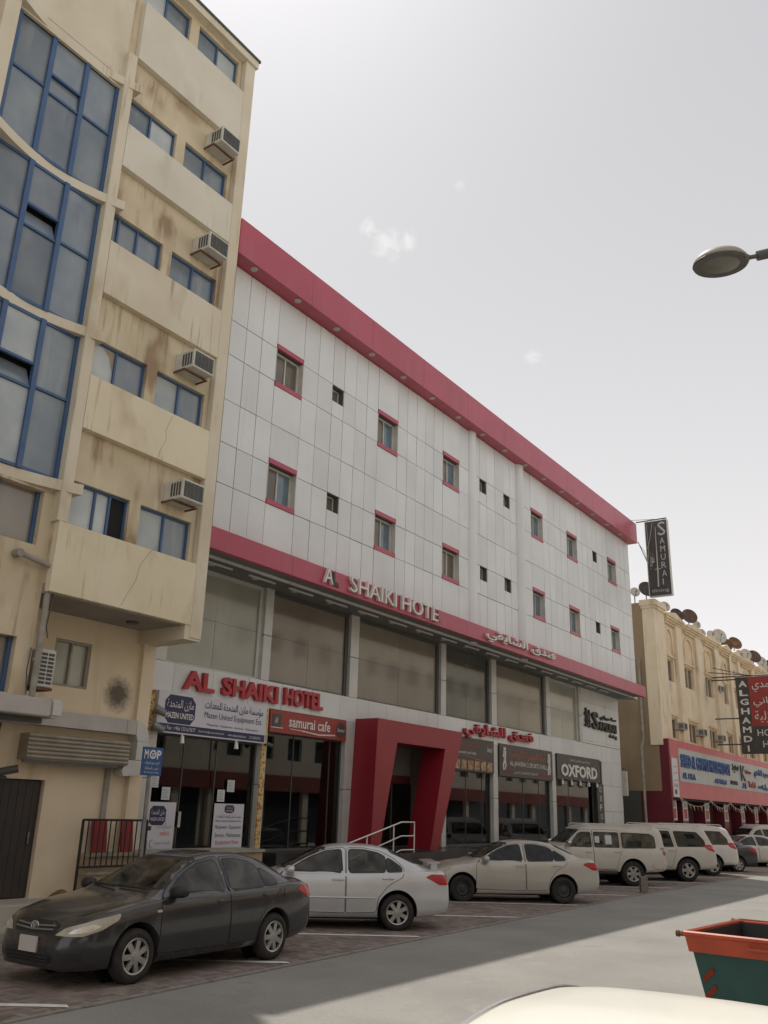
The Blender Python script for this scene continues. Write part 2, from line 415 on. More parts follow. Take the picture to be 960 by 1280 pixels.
def bx(name, x0, x1, y0, y1, z0, z1, material, parent=None, bevel=0.0, world=True):
    b = bm_(); box(b, x0, x1, y0, y1, z0, z1)
    if bevel: bmesh.ops.bevel(b, geom=b.edges[:], offset=bevel, segments=2, affect='EDGES')
    return obj(name, b, material, parent, world=world)
UNIT = {}
def unit_box(name, x0, x1, y0, y1, z0, z1, material, parent):
    """many alike pieces: one shared unit mesh per material, scaled per object"""
    if material not in UNIT:
        b = bm_(); box(b, 0, 1, 0, 1, 0, 1); me = finish(b, name); me.materials.append(M[material]); UNIT[material] = me
    o = place(name, UNIT[material], None, parent, loc=(x0, y0, z0))
    o.scale = (x1 - x0, y1 - y0, z1 - z0)
    if material == 'panel_grey': o.rotation_euler = (R(random.uniform(-.25, .25)), 0, R(random.uniform(-.35, .35)))
    return o
def wall_sheet(b, x0, x1, z0, z1, y, holes, depth):
    """front sheet at y with real openings and reveals going depth metres in (towards +y)"""
    xs = sorted({x0, x1, *[v for h in holes for v in h[:2]]}); zs = sorted({z0, z1, *[v for h in holes for v in h[2:4]]})
    xs = [x for x in xs if x0 <= x <= x1]; zs = [z for z in zs if z0 <= z <= z1]
    for i in range(len(xs) - 1):
        for k in range(len(zs) - 1):
            cx, cz = (xs[i] + xs[i + 1]) / 2, (zs[k] + zs[k + 1]) / 2
            if any(h[0] < cx < h[1] and h[2] < cz < h[3] for h in holes): continue
            b.faces.new([b.verts.new(q) for q in ((xs[i], y, zs[k]), (xs[i + 1], y, zs[k]), (xs[i + 1], y, zs[k + 1]), (xs[i], y, zs[k + 1]))])
    for h in holes:
        a0, a1, c0, c1 = h[:4]; d = y + depth
        for q in (((a0, y, c0), (a0, y, c1), (a0, d, c1), (a0, d, c0)), ((a1, y, c1), (a1, y, c0), (a1, d, c0), (a1, d, c1)),
                  ((a0, y, c1), (a1, y, c1), (a1, d, c1), (a0, d, c1)), ((a1, y, c0), (a0, y, c0), (a0, d, c0), (a1, d, c0))):
            b.faces.new([b.verts.new(v) for v in q])

# ------------------------------------------------------------------ lettering
FORMS = {}
for cp in list(range(0xFE80, 0xFEF5)):
    d = unicodedata.decomposition(chr(cp)).split()
    if len(d) == 2: FORMS.setdefault(chr(int(d[1], 16)), {})[d[0].strip('<>')] = chr(cp)
LA = {'\u0627': ('\ufefb', '\ufefc'), '\u0623': ('\ufef7', '\ufef8'), '\u0622': ('\ufef5', '\ufef6'), '\u0625': ('\ufef9', '\ufefa')}
def arabic(s):
    out = []
    for word in s.split(' '):
        r = []; prev = False; i = 0
        while i < len(word):
            ch = word[i]
            if ch == '\u0644' and i + 1 < len(word) and word[i + 1] in LA:
                r.append(LA[word[i + 1]][1 if prev else 0]); prev = False; i += 2; continue
            f = FORMS.get(ch)
            if not f: r.append(ch); prev = False; i += 1; continue
            nxt = word[i + 1] if i + 1 < len(word) else ''
            can = 'initial' in f and nxt in FORMS and 'final' in FORMS[nxt]
            key = ('medial' if can else 'final') if prev and 'final' in f else ('initial' if can else 'isolated')
            r.append(f.get(key, ch)); prev = can; i += 1
        out.append(''.join(r)[::-1])
    return ' '.join(out[::-1])
def text_mesh(body, w, h, depth=0.01, res=2, bold=0.0, shear=0.0):
    """lettering fitted to a w x h box, in the local x-z plane facing -y, origin at its lower left"""
    c = bpy.data.curves.new('lettering', 'FONT'); c.body = body; c.resolution_u = res; c.offset = bold; c.shear = shear
    c.fill_mode = 'BOTH' if depth > .004 else 'FRONT'
    c.extrude = 0.05 if depth > .004 else 0.0
    t = bpy.data.objects.new('lettering', c)
    me = bpy.data.meshes.new_from_object(t)
    bpy.data.objects.remove(t); bpy.data.curves.remove(c)
    me.name = 'lettering'; me.materials.clear()
    co = [v.co.copy() for v in me.vertices]
    if not co: return me
    x0 = min(v.x for v in co); x1 = max(v.x for v in co); y0 = min(v.y for v in co); y1 = max(v.y for v in co)
    sx = w / max(x1 - x0, 1e-6); sz = h / max(y1 - y0, 1e-6)
    for v, q in zip(me.vertices, co):
        v.co = ((q.x - x0) * sx, -(q.z / 0.1 + .5) * depth if depth > .004 else 0.0, (q.y - y0) * sz)
    return me
def lettering(body, x, z, w, h, y, material, parent, depth=0.004, name='lettering', res=2, bold=0.0, shear=0.0, ar=False):
    """on a wall that faces -y"""
    me = text_mesh(arabic(body) if ar else body, w, h, depth, res, bold, shear)
    return place(name, me, material, parent, loc=(x, y, z))
def letters_split(body, x, z, w, h, y, material, parent, depth, res=3, bold=0.0, skip=''):
    """every letter its own part: the fitted line cut into groups of faces whose x ranges overlap"""
    me = text_mesh(body, w, h, depth, res, bold)
    b = bm_(); b.from_mesh(me); bpy.data.meshes.remove(me)
    b.verts.index_update(); seen = set(); isl = []
    for v in b.verts:
        if v in seen: continue
        st, g = [v], []
        seen.add(v)
        while st:
            q = st.pop(); g.append(q)
            for e in q.link_edges:
                n2 = e.other_vert(q)
                if n2 not in seen: seen.add(n2); st.append(n2)
        isl.append([min(q.co.x for q in g), max(q.co.x for q in g), g])
    isl.sort(key=lambda t: t[0]); groups = []
    for a, c, g in isl:
        if groups and a < groups[-1][1] - 0.15 * (c - a): groups[-1][1] = max(groups[-1][1], c); groups[-1][2] += g
        else: groups.append([a, c, list(g)])
    out = []
    for a, c, g in groups:
        idx = {v: i for i, v in enumerate(g)}
        m2 = bpy.data.meshes.new('letter')
        fs = [[idx[v] for v in f.verts] for f in b.faces if f.verts[0] in idx]
        m2.from_pydata([(v.co.x - a, v.co.y, v.co.z) for v in g], [], fs)
        out.append(place('letter', m2, material, parent, loc=(x + a, y, z)))
    b.free()
    return out
# ================================================================== THE SETTING
b = bm_()
b.faces.new([b.verts.new(q) for q in ((-900, -900, -.012), (1200, -900, -.012), (1200, 900, -.012), (-900, 900, -.012))])
tag(obj('ground', b, 'sidewalk'), kind='structure')
def edge_y(x):                                   # where the paved bays meet the asphalt
    return -5.93 + (x - 4) * .045 if x < 26 else -4.94
b = bm_()
xs = list(range(-40, 27, 3)) + [26, 60, 120, 300]
lo = [b.verts.new((x, -15.2, -.004)) for x in xs]; hi = [b.verts.new((x, edge_y(x), -.004)) for x in xs]
for i in range(len(xs) - 1): b.faces.new((lo[i], lo[i + 1], hi[i + 1], hi[i]))
tag(obj('road', b, 'asphalt'), kind='structure')
b = bm_()
lo = [b.verts.new((x, edge_y(x) - .0, .0)) for x in xs]; hi = [b.verts.new((x, -1.2, .0)) for x in xs]
for i in range(len(xs) - 1): b.faces.new((lo[i], lo[i + 1], hi[i + 1], hi[i]))
bay = tag(obj('parking_bay', b, 'sand_base'), kind='structure')
# flush edging strip, slightly proud, in lengths
b = bm_()
random.seed(3)
x = -4.0
while x < 60:
    L = 1.0
    y0, y1 = edge_y(x), edge_y(x + L)
    for q in [(x + .01, x + L - .01)]:
        j = random.uniform(-.012, .012)
        v = [b.verts.new(p) for p in ((q[0], y0 - .075 + j, .014), (q[1], y1 - .075 + j, .014), (q[1], y1 + .02, .014), (q[0], y0 + .02, .014))]
        w = [b.verts.new((p.co.x, p.co.y, -.02)) for p in v]
        b.faces.new(v)
        for i in range(4): b.faces.new((v[i], w[i], w[(i + 1) % 4], v[(i + 1) % 4]))
    x += L
tag(obj('edging_strip', b, 'asphalt_seam', bay), kind='stuff')
# herringbone pavers: nearest 300 in view as single bricks, the rest as one part
random.seed(11)
U = .105
unit = bm_(); box(unit, 0, 2 * U - .008, 0, U - .008, -.01, .006); umesh = finish(unit, 'paver'); umesh.materials.append(M['paver_single'])
cells = []
for i in range(int(4.0 / U), int(44 / U)):
    for j in range(int(-6.2 / U), int(-1.2 / U)):
        r = (i - j) % 4
        if r == 0: cells.append((i * U, j * U, 0))
        elif r == 3: cells.append((i * U, j * U, 1))
cells = [c for c in cells if c[1] > edge_y(c[0]) + .03 and c[1] + (2 * U if c[2] else U) < -1.22]
def seen(c):
    d = Vector((c[0], c[1] + 14.52, -2.1)); fz = d.dot(_f); return fz > 0 and abs(d.dot(_r) / fz * 1100.7) < 480 and -d.dot(_u) / fz * 1100.7 < 640
cells.sort(key=lambda c: (0 if seen(c) else 1, (c[0]) ** 2 + (c[1] + 14.5) ** 2))
for c in cells[:300]:
    o = place('paver', umesh, None, bay, loc=(c[0] + (U - .008 if c[2] else 0), c[1], random.uniform(-.001, .0015)))
    if c[2]: o.rotation_euler.z = math.pi / 2
V = []; F = []; T = []
for c in cells[300:]:
    w, h = (U, 2 * U) if c[2] else (2 * U, U)
    z = .006 + random.uniform(-.001, .0015); g = .004
    k = len(V); t = random.random()
    V += [(c[0] + g, c[1] + g, z), (c[0] + w - g, c[1] + g, z), (c[0] + w - g, c[1] + h - g, z), (c[0] + g, c[1] + h - g, z)]
    V += [(c[0] + g, c[1] + g, -.008), (c[0] + w - g, c[1] + g, -.008), (c[0] + w - g, c[1] + h - g, -.008), (c[0] + g, c[1] + h - g, -.008)]
    F += [(k, k + 1, k + 2, k + 3), (k, k + 4, k + 5, k + 1), (k + 3, k + 2, k + 6, k + 7), (k, k + 3, k + 7, k + 4), (k + 1, k + 5, k + 6, k + 2)]; T += [t] * 5
me = bpy.data.meshes.new('paving'); me.from_pydata(V, [], F)
at = me.attributes.new('tint', 'FLOAT', 'FACE'); at.data.foreach_set('value', T)
tag(place('paving', me, 'paver', bay), kind='stuff')
# white bay lines, slanted to the kerb
for ex in (6.9, 10.75, 14.5, 18.7, 22.45, 26.4, 30.5, 34.0, 38.0):
    ey = edge_y(ex) + .12
    d = Vector((math.cos(R(127.5)), math.sin(R(127.5)))); n = Vector((-d.y, d.x)) * .068
    L = 3.6
    p0 = Vector((ex, ey)); p1 = p0 + d * L
    b = bm_(); b.faces.new([b.verts.new((*q, .0112)) for q in (p0 - n + d * .02, p1 - n, p1 + n, p0 + n - d * .05)][::-1])
    bmesh.ops.recalc_face_normals(b, faces=b.faces)
    for f_ in b.faces:
        if f_.normal.z < 0: f_.normal_flip()
    obj('bay_line', b, 'road_paint', bay)
# kerb and pavement
kerb = bx('kerb', -40, 120, -1.2, -1.05, -.02, .13, 'kerb', bevel=.012)
tag(kerb, kind='structure')
b = bm_(); box(b, -40, 120, -1.05, 1.9, -.02, .125); tag(obj('pavement', b, 'sidewalk'), kind='structure')
bx('kerb_far_side', -40, 120, -15.35, -15.2, -.02, .13, 'kerb', bevel=.012)['kind'] = 'structure'
b = bm_(); box(b, -40, 120, -19.0, -15.35, -.02, .125); tag(obj('pavement_far_side', b, 'sidewalk'), kind='structure')

# ================================================================== THE HOTEL
hotel = thing('hotel', 'long hotel of pale grey panels with crimson bands, small windows and shop fronts below', 'building', (28, 1, 0))
HX0, HX1 = 13.70, 42.27
# closed core that the cladding hangs on
b = bm_(); box(b, HX0, HX1, .30, 16, 7.7, 16.0); box(b, 12.95, 42.3, 4.6, 16, 0, 7.7)
obj('core_wall', b, 'joint', hotel)
WIN = [15.44, 20.17, 24.06, 30.94, 34.50, 39.27]; WW = 1.11
SM = [17.88, 26.66, 28.55, 37.43]; SW = .54
big = [(x, x + WW, z0, z1) for x in WIN for z0, z1 in ((12.80, 13.77), (9.50, 10.47))]
sml = [(x, x + SW, z0, z1) for x in SM for z0, z1 in ((13.25, 13.74), (9.93, 10.43))]
b = bm_(); wall_sheet(b, HX0, HX1, 7.5, 15.34, .05, big + sml, .24)
obj('backing_wall', b, 'joint', hotel)
b = bm_(); box(b, HX1, HX1 + .04, -.0, 16, 7.5, 15.34)
obj('end_wall', b, 'panel_grey', hotel)
# cladding panels, one object each
cols = [13.70, 14.27, 14.85, 15.44, 16.55, 17.21, 17.88, 18.42, 19.0, 19.58, 20.17, 21.28, 21.83, 22.39, 22.92, 23.47, 24.06, 25.17, 25.85]
cols2 = [26.33, 26.66, 27.20, 27.87, 28.55, 29.09, 29.63]
cols3 = [30.19, 30.94, 32.05, 32.62, 33.22, 33.84, 34.50, 35.61, 36.2, 36.8, 37.43, 37.97, 38.62, 39.27, 40.38, 41.0, 41.64, 42.27]
ZS = [7.5, 9.38, 10.42, 11.55, 12.78, 13.75, 15.33]
gp = .009
def panel(x0, x1, z0, z1):
    if z1 - z0 > .05: unit_box('panel', x0 + gp, x1 - gp, 0, .035, z0 + gp, z1 - gp, 'panel_grey', hotel)
for cc in (cols, cols2, cols3):
    for x0, x1 in zip(cc, cc[1:]):
        isw = any(abs(x0 - w) < .02 for w in WIN); iss = any(abs(x0 - w) < .02 for w in SM)
        if isw:
            for z0, z1 in ((7.5, 9.37), (10.60, 11.55), (11.55, 12.67), (13.90, 15.33)): panel(x0, x1, z0, z1)
        elif iss:
            for z0, z1 in ((7.5, 9.38), (9.38, 9.93), (10.43, 11.55), (11.55, 12.78), (12.78, 13.25), (13.75, 15.33)): panel(x0, x1, z0, z1)
        else:
            for z0, z1 in zip(ZS, ZS[1:]): panel(x0, x1, z0, z1)
# windows
for i, x in enumerate(WIN):
    for k, z in enumerate((12.67, 9.37)):
        b = bm_(); z0, z1 = z + .13, z + 1.10
        wall_sheet(b, x + .005, x + WW - .005, z0 + .005, z1 - .005, .17, [(x + .06, x + WW * .5 - .02, z0 + .06, z1 - .06), (x + WW * .5 + .02, x + WW - .06, z0 + .06, z1 - .06)], .04)
        w = obj('window', b, 'frame_white', hotel)
        flip = (i + k) % 2
        a = bx('pane', x + .06, x + WW * .5 - .02, .20, .21, z0 + .06, z1 - .06, 'blue_pane' if (flip and k == 0 and i == 0) else 'brown_pane', w)
        a = bx('pane', x + WW * .5 + .02, x + WW - .06, .215, .225, z0 + .06, z1 - .06, 'brown_pane' if (i == 0 and k == 0) or (k == 1 and i in (2,)) else 'blue_pane', w)
        bx('red_strip', x + .01, x + WW - .01, -.02, .05, z + 1.10, z + 1.23, 'red_panel', w)
        bx('red_strip', x + .01, x + WW - .01, -.02, .05, z, z + .13, 'red_panel', w)
        bx('jamb', x, x + .012, -.004, .29, z0, z1, 'frame_white', w); bx('jamb', x + WW - .012, x + WW, -.004, .29, z0, z1, 'frame_white', w)
for x in SM:
    for z0, z1 in ((13.25, 13.74), (9.93, 10.43)):
        b = bm_(); wall_sheet(b, x, x + SW, z0, z1, .2, [(x + .04, x + SW - .04, z0 + .04, z1 - .04)], .03)
        w = obj('vent_window', b, 'frame_white', hotel)
        bx('pane', x + .04, x + SW - .04, .222, .232, z0 + .04, z1 - .04, 'brown_pane', w)
# two rounded service pipes up the front
for x0, x1 in ((25.85, 26.33), (29.63, 30.19)):
    b = bm_(); cx, r = (x0 + x1) / 2, (x1 - x0) / 2
    prism(b, [(cx + r * math.cos(t), .05 - r * .55 * max(0, math.sin(t)) if 0 else .05 - r * .8 * math.sin(t)) for t in [math.pi * k / 10 for k in range(11)]], 7.5, 15.335, 'z')
    obj('pilaster', b, 'panel_grey', hotel, smooth=40)
# roof and its crimson fascia with downlights
b = bm_(); prism(b, [(-.45, 15.34), (-.45, 16.37), (-.20, 16.40), (.25, 16.40), (.25, 15.34)], 13.31, 42.5, 'x')
fas = obj('roof_fascia', b, 'red_panel', hotel)
b = bm_()
for x in [13.31 + 2.92 * k for k in range(1, 10)]: box(b, x - .004, x + .004, -.4515, -.44, 15.34, 16.37)
obj('fascia_joint', b, 'store_dark_red', fas)
bx('roof_slab', 13.31, 42.5, .25, 16.2, 16.0, 16.35, 'joint', hotel)
b = bm_(); lathe(b, [(.05, -.03), (.085, -.03), (.10, -.012), (.10, 0)], 14); dl = finish(b, 'downlight'); dl.materials.append(M['downlight_grey'])
b = bm_(); lathe(b, [(.0, -.022), (.052, -.022)], 12); dll = finish(b, 'lens'); dll.materials.append(M['soffit_grey'])
for k in range(16):
    p = Vector((14.06 + 1.766 * k, -.27, 15.34))
    o = place('downlight', dl, None, fas, loc=p); place('lens', dll, None, o, loc=p)
# lower crimson fascia over a recessed grey soffit with tube lights
b = bm_(); prism(b, [(-.55, 7.54), (-.55, 8.03), (-.53, 8.05), (0.03, 8.05), (0.03, 7.60), (-.38, 7.60), (-.38, 7.54)], 13.1, 41.95, 'x')
lf = obj('lower_fascia', b, 'red_panel', hotel)
b = bm_()
for x in [13.1 + 2.9 * k for k in range(1, 10)]: box(b, x - .004, x + .004, -.5515, -.54, 7.54, 8.03)
obj('fascia_joint', b, 'store_dark_red', lf)
b = bm_(); box(b, 13.1, 41.95, -.38, 1.3, 7.58, 7.72)
sof = obj('soffit', b, 'soffit_grey', hotel)
b = bm_(); box(b, 0, .98, -.025, .025, -.05, -.012); tl = finish(b, 'tube_light'); tl.materials.append(M['tube_white'])
b = bm_(); box(b, -.02, 1.0, -.05, .05, -.014, 0); tb = finish(b, 'batten'); tb.materials.append(M['soffit_grey'])
for k in range(17):
    p = Vector((13.92 + 1.545 * k + (.02 if k else 0), .42, 7.58))
    o = place('tube_light', tl, None, sof, loc=p); place('batten', tb, None, o, loc=p)
b = bm_(); lathe(b, [(.0, -.015), (.09, -.015), (.11, 0)], 14); dr = finish(b, 'downlight'); dr.materials.append(M['frame_white'])
for k in range(17): place('downlight', dr, None, sof, loc=(14.4 + 1.545 * k, .62, 7.58))
# --- mezzanine glazing between columns
MZ = [(13.2, 13.62), (16.8, 17.1), (20.55, 20.95), (25.68, 26.0), (29.28, 29.66), (34.03, 34.4), (37.45, 37.75)]
for x0, x1 in MZ:
    b = bm_(); box(b, x0, x1, .98, 1.3, 5.18, 6.32); box(b, x0, x1, .98, 1.3, 6.34, 7.58); obj('column', b, 'alu', hotel)
SEC = [(13.62, 16.8, 'film_pane_pale'), (17.1, 20.55, 'film_pane'), (20.95, 25.68, 'film_pane'), (26.0, 29.28, 'film_pane_dark'), (29.66, 34.03, 'film_pane'), (34.4, 37.45, 'film_pane_pale')]
for x0, x1, mt in SEC:
    b = bm_()
    for q in ((x0, x0 + .07), (x1 - .13, x1)): box(b, *q, 1.08, 1.2, 5.18, 7.58)
    box(b, x0 + .07, x1 - .13, 1.06, 1.2, 7.48, 7.58); box(b, x0 + .07, x1 - .13, 1.06, 1.2, 5.18, 5.22)
    fr = obj('mezzanine_window', b, 'dark_alu' if 'pale' not in mt else 'alu', hotel)
    n = 2; w = (x1 - x0 - .2) / n
    for k in range(n):
        for z0, z1 in ((5.22, 6.38), (6.386, 7.48)):
            bx('pane', x0 + .07 + k * w + .004, x0 + .07 + (k + 1) * w - .004, 1.13 + .003 * ((k + int(z0)) % 2), 1.15, z0, z1, mt, fr)
# spandrel band over the shops and the panelled right end
xs = [13.2, 13.9, 15.15, 16.4, 17.65, 18.9, 20.15, 20.95, 21.55, 22.5, 23.6, 24.35, 24.85, 25.5, 26.4, 27.4, 28.4, 29.4, 30.7, 32.0, 33.3, 34.4, 35.5, 36.6, 37.7, 38.8, 39.9, 41.1, 42.3]
for x0, x1 in zip(xs, xs[1:]): unit_box('panel', x0 + .006, x1 - .006, .99, 1.03, 4.5, 5.17, 'panel_grey', hotel)
for x0, x1 in ((37.77, 38.9), (38.9, 40.6), (40.6, 42.3)):
    for z0, z1 in ((5.19, 5.3), (5.3, 7.0), (7.0, 7.58)): unit_box('panel', x0 + .006, x1 - .006, .99, 1.03, z0 + .004, z1 - .004, 'panel_grey', hotel)
for x0, x1 in ((39.82, 41.0), (41.0, 42.3)):
    for z0, z1 in ((.1, 1.2), (1.2, 2.35), (2.35, 3.45), (3.45, 4.5)): unit_box('panel', x0 + .006, x1 - .006, .99, 1.03, z0 + .006, z1 - .006, 'panel_grey', hotel)
b = bm_(); box(b, 12.95, 42.28, 1.032, 1.3, 4.5, 5.18); box(b, 37.76, 42.28, 1.032, 1.3, 5.18, 7.58); box(b, 39.82, 42.28, 1.032, 4.6, .1, 4.5)
box(b, 12.95, 42.28, 1.3, 4.6, 4.75, 5.1)
obj('spandrel_wall', b, 'joint', hotel)
b = bm_(); box(b, 42.28, 42.32, 1.0, 16, .1, 7.6); obj('end_wall', b, 'panel_grey', hotel)
# ground floor columns
for x0, x1 in ((13.22, 13.6), (16.98, 17.2), (20.48, 20.93), (25.78, 26.05), (29.35, 29.7), (34.4, 34.74)):
    b = bm_(); box(b, x0, x1, .985, 1.35, 1.0, 2.62); box(b, x0, x1, .985, 1.35, 2.635, 4.5); obj('column', b, 'alu', hotel)
# black tiled plinth
b = bm_(); box(b, 17.2, 39.9, .45, 1.4, .1, 1.06)
pl = obj('plinth', b, 'black_tile', hotel)
for k in range(23):
    for z0, z1 in ((.13, .58), (.59, 1.04)): unit_box('tile', 17.2 + k * .98 + .006, 17.2 + (k + 1) * .98 - .006, .438, .452, z0, z1, 'black_tile', pl)
# shop interiors: closed rooms behind the glass
def room(x0, x1, y1, material='interior', floor=1.05, top=4.75):
    b = bm_()
    for q in (((x0, 1.3, floor), (x1, 1.3, floor), (x1, y1, floor), (x0, y1, floor)), ((x0, 1.3, top), (x0, y1, top), (x1, y1, top), (x1, 1.3, top)),
              ((x0, y1, floor), (x1, y1, floor), (x1, y1, top), (x0, y1, top)), ((x0, 1.3, floor), (x0, y1, floor), (x0, y1, top), (x0, 1.3, top)),
              ((x1, 1.3, floor), (x1, 1.3, top), (x1, y1, top), (x1, y1, floor))):
        b.faces.new([b.verts.new(v) for v in q])
    return obj('shop_interior', b, material, hotel)
room(13.4, 16.98, 4.4); room(17.2, 20.5, 4.5); room(26.0, 29.4, 4.5); room(29.7, 34.4, 4.5); room(34.75, 39.8, 3.2, 'interior_pale')
def front(x0, x1, z0, z1, cuts, glass='shop_glass', y=1.15, fm='alu'):
    b = bm_()
    for q in [x0] + list(cuts) + [x1 - .05]: box(b, q, q + .05, y - .03, y + .05, z0, z1) if q in (x0, x1 - .05) else box(b, q + .015, q + .035, y - .015, y + .03, z0 + .06, z1 - .06)
    box(b, x0 + .05, x1 - .05, y - .025, y + .045, z0, z0 + .06); box(b, x0 + .05, x1 - .05, y - .025, y + .045, z1 - .06, z1)
    fr = obj('shop_window', b, fm, hotel)
    e = [x0] + list(cuts) + [x1 - .05]
    for a, c in zip(e, e[1:]): bx('pane', a + .05, c, y, y + .012, z0 + .06, z1 - .06, glass, fr)
    return fr
front(13.6, 16.98, 1.12, 3.62, (14.55, 15.6), fm='dark_alu')
front(17.2, 20.48, 1.06, 3.95, (18.4, 19.95), 'shop_glass_dark', fm='dark_alu')
front(26.05, 29.35, 1.06, 3.5, (27.6, 28.75), 'shop_glass', fm='dark_alu')
front(29.7, 34.4, 1.06, 3.46, (32.0, 33.4), 'shop_glass', fm='dark_alu')
front(34.74, 39.0, 1.06, 3.55, (36.3,), 'shop_glass_clear', fm='dark_alu')
# things one sees dimly inside
bx('inner_board', 13.75, 16.4, 1.34, 1.36, 2.68, 3.36, 'interior_red', hotel)
bx('inner_shade', 14.45, 15.7, 1.40, 1.42, 1.6, 2.66, 'interior', hotel)
lettering('\u062d\u062f\u062f \u0668', 14.0, 2.74, 1.75, .5, 1.33, 'print_grey', hotel, ar=True, name='inner_lettering')
bx('curtain', 15.0, 15.12, 1.36, 1.4, 1.12, 1.7, 'plinth_tan', hotel)
bx('inner_band', 34.9, 38.0, 1.9, 1.95, 2.75, 3.2, 'interior_red', hotel)
bx('inner_band', 26.2, 29.2, 1.7, 1.75, 2.75, 3.05, 'interior_red', hotel)
bx('inner_frame', 26.35, 27.0, 1.45, 1.5, 1.9, 2.5, 'tube_white', hotel)
bx('inner_picture', 26.41, 26.94, 1.435, 1.455, 1.96, 2.44, 'swatch_yellow', hotel)
bx('door_handle', 14.52, 14.60, 1.06, 1.10, 1.62, 1.95, 'trim_chrome', hotel)
bx('inner_counter', 17.9, 19.4, 2.5, 3.1, 1.05, 1.95, 'interior_pale', hotel)
bx('inner_stripe', 29.9, 31.4, 3.6, 3.7, 1.05, 3.4, 'interior_red', hotel)
bx('inner_stripe', 32.6, 33.4, 3.6, 3.7, 1.05, 3.4, 'interior_red', hotel)
# red leaning entrance portal
PY = .19
b = bm_()
prism(b, [(20.93, 4.59), (20.74, .98), (21.15, .98), (21.94, 3.99), (24.64, 3.99), (23.80, .98), (24.27, .98), (25.76, 4.59)], PY, 1.02, 'y')
bmesh.ops.triangulate(b, faces=[f for f in b.faces if len(f.verts) > 4])
portal = obj('entrance_portal', b, 'red_portal', hotel)
b = bm_(); box(b, 20.95, 25.78, 2.2, 2.3, 1.0, 4.5); box(b, 20.93, 20.98, 1.02, 2.2, 1.0, 4.5); box(b, 25.74, 25.78, 1.02, 2.2, 1.0, 4.5); box(b, 20.98, 25.74, 1.03, 2.2, 4.1, 4.4)
obj('entrance_recess', b, 'interior_pale', hotel)
bx('red_band', 21.0, 25.7, 2.17, 2.2, 2.95, 3.2, 'store_dark_red', hotel)
ed = bx('entrance_door', 21.0, 25.7, 2.14, 2.17, 1.06, 2.95, 'car_glass_black', hotel)
b = bm_()
for x in (21.9, 22.75, 23.6, 24.5): box(b, x, x + .05, 2.10, 2.14, 1.06, 2.95)
obj('door_frame', b, 'dark_alu', ed)
b = bm_()
for x in (22.68, 23.66): tube(b, [(x, 2.06, 1.75), (x, 2.06, 2.35)], .02, 8)
obj('handle', b, 'trim_chrome', ed)
# steps up to the entrance
b = bm_()
for k in range(5): box(b, 18.2 + k * .36, 25.9, -.75, .45, .1 + k * .19, .1 + (k + 1) * .19)
obj('stairs', b, 'black_tile', hotel)
# ================================================================== SIGNS ON THE HOTEL
s = thing('letter_sign', 'white raised capital letters on the lower crimson band, an L missing after the A', 'sign', (20, -.55, 7.6))
letters_split('A', 17.17, 7.62, .36, .42, -.56, 'white_letter', s, .09)
letters_split('SHAIKI', 18.30, 7.62, 2.20, .44, -.56, 'white_letter', s, .09)
letters_split('HOTE', 20.80, 7.62, 2.0, .43, -.56, 'white_letter', s, .09)
b = bm_(); prism(b, [(17.6, 7.64), (17.6, 8.0), (17.68, 8.02), (17.7, 7.76), (17.84, 7.74), (17.86, 7.62)], -.575, -.553, 'y'); obj('glue_mark', b, 'black_letter', s)
b = bm_(); prism(b, [(22.87, 7.66), (22.87, 8.0), (22.92, 8.0), (22.93, 7.72), (23.04, 7.70), (23.04, 7.66)], -.57, -.553, 'y'); obj('glue_mark', b, 'store_dark_red', s)
s = thing('arabic_letter_sign', 'white raised Arabic letters on the lower crimson band right of the white capitals', 'sign', (28.6, -.55, 7.6))
lettering('\u0641\u0646\u062f\u0642 \u0627\u0644\u0634\u0627\u064a\u0642\u064a', 25.95, 7.58, 5.5, .46, -.56, 'white_letter', s, .09, ar=True, bold=.012)
s = thing('letter_sign', 'red raised capital letters on the grey band above the white and navy shop sign', 'sign', (16.7, 1, 4.6))
letters_split('AL', 14.15, 4.62, .98, .44, .985, 'red_letter', s, .10, bold=.035)
letters_split('SHAIKI', 15.4, 4.62, 2.02, .44, .985, 'red_letter', s, .10, bold=.035)
letters_split('HOTEL', 17.68, 4.64, 1.6, .45, .985, 'red_letter', s, .10, bold=.035)
s = thing('arabic_letter_sign', 'red raised Arabic letters on the grey band right of the red portal', 'sign', (29.8, 1, 4.6))
lettering('\u0641\u0646\u062f\u0642 \u0627\u0644\u0634\u0627\u064a\u0642\u064a', 27.1, 4.56, 5.4, .56, .985, 'red_letter', s, .13, ar=True, bold=.02)

# white and navy equipment company sign
s = thing('shop_sign', 'long white and navy equipment company sign under the red capital letters', 'sign', (15.2, .9, 3.6))
x0, x1, z0, z1, y = 13.42, 16.98, 3.60, 4.50, .86
bd = bx('sign_board', x0, x1, y, .99, z0, z1, 'sign_white', s)
bx('navy_strip', x0 + .03, x1 - .03, y - .004, y + .002, z0 + .03, z0 + .20, 'navy', s)
b = bm_(); W_, H_ = .92, .62; cx, cz = x0 + .66, z0 + .53
prism(b, [(cx - W_ / 2, cz - H_ * .28), (cx - W_ * .36, cz - H_ / 2), (cx + W_ * .36, cz - H_ / 2), (cx + W_ / 2, cz - H_ * .26), (cx + W_ / 2, cz + H_ * .28), (cx + W_ * .36, cz + H_ / 2), (cx - W_ * .36, cz + H_ / 2), (cx - W_ / 2, cz + H_ * .28)], y - .005, y + .002, 'y')
lg = obj('logo', b, 'navy', s)
MAZ = '\u0645\u0627\u0632\u0646 \u0627\u0644\u0645\u062a\u062d\u062f\u0629'
lettering(MAZ, cx - .40, cz - .02, .80, .24, y - .007, 'print_white', lg, 0, ar=True)
lettering('MAZEN UNITED', cx - .42, cz - .20, .84, .13, y - .007, 'print_white', lg, 0, bold=.02)
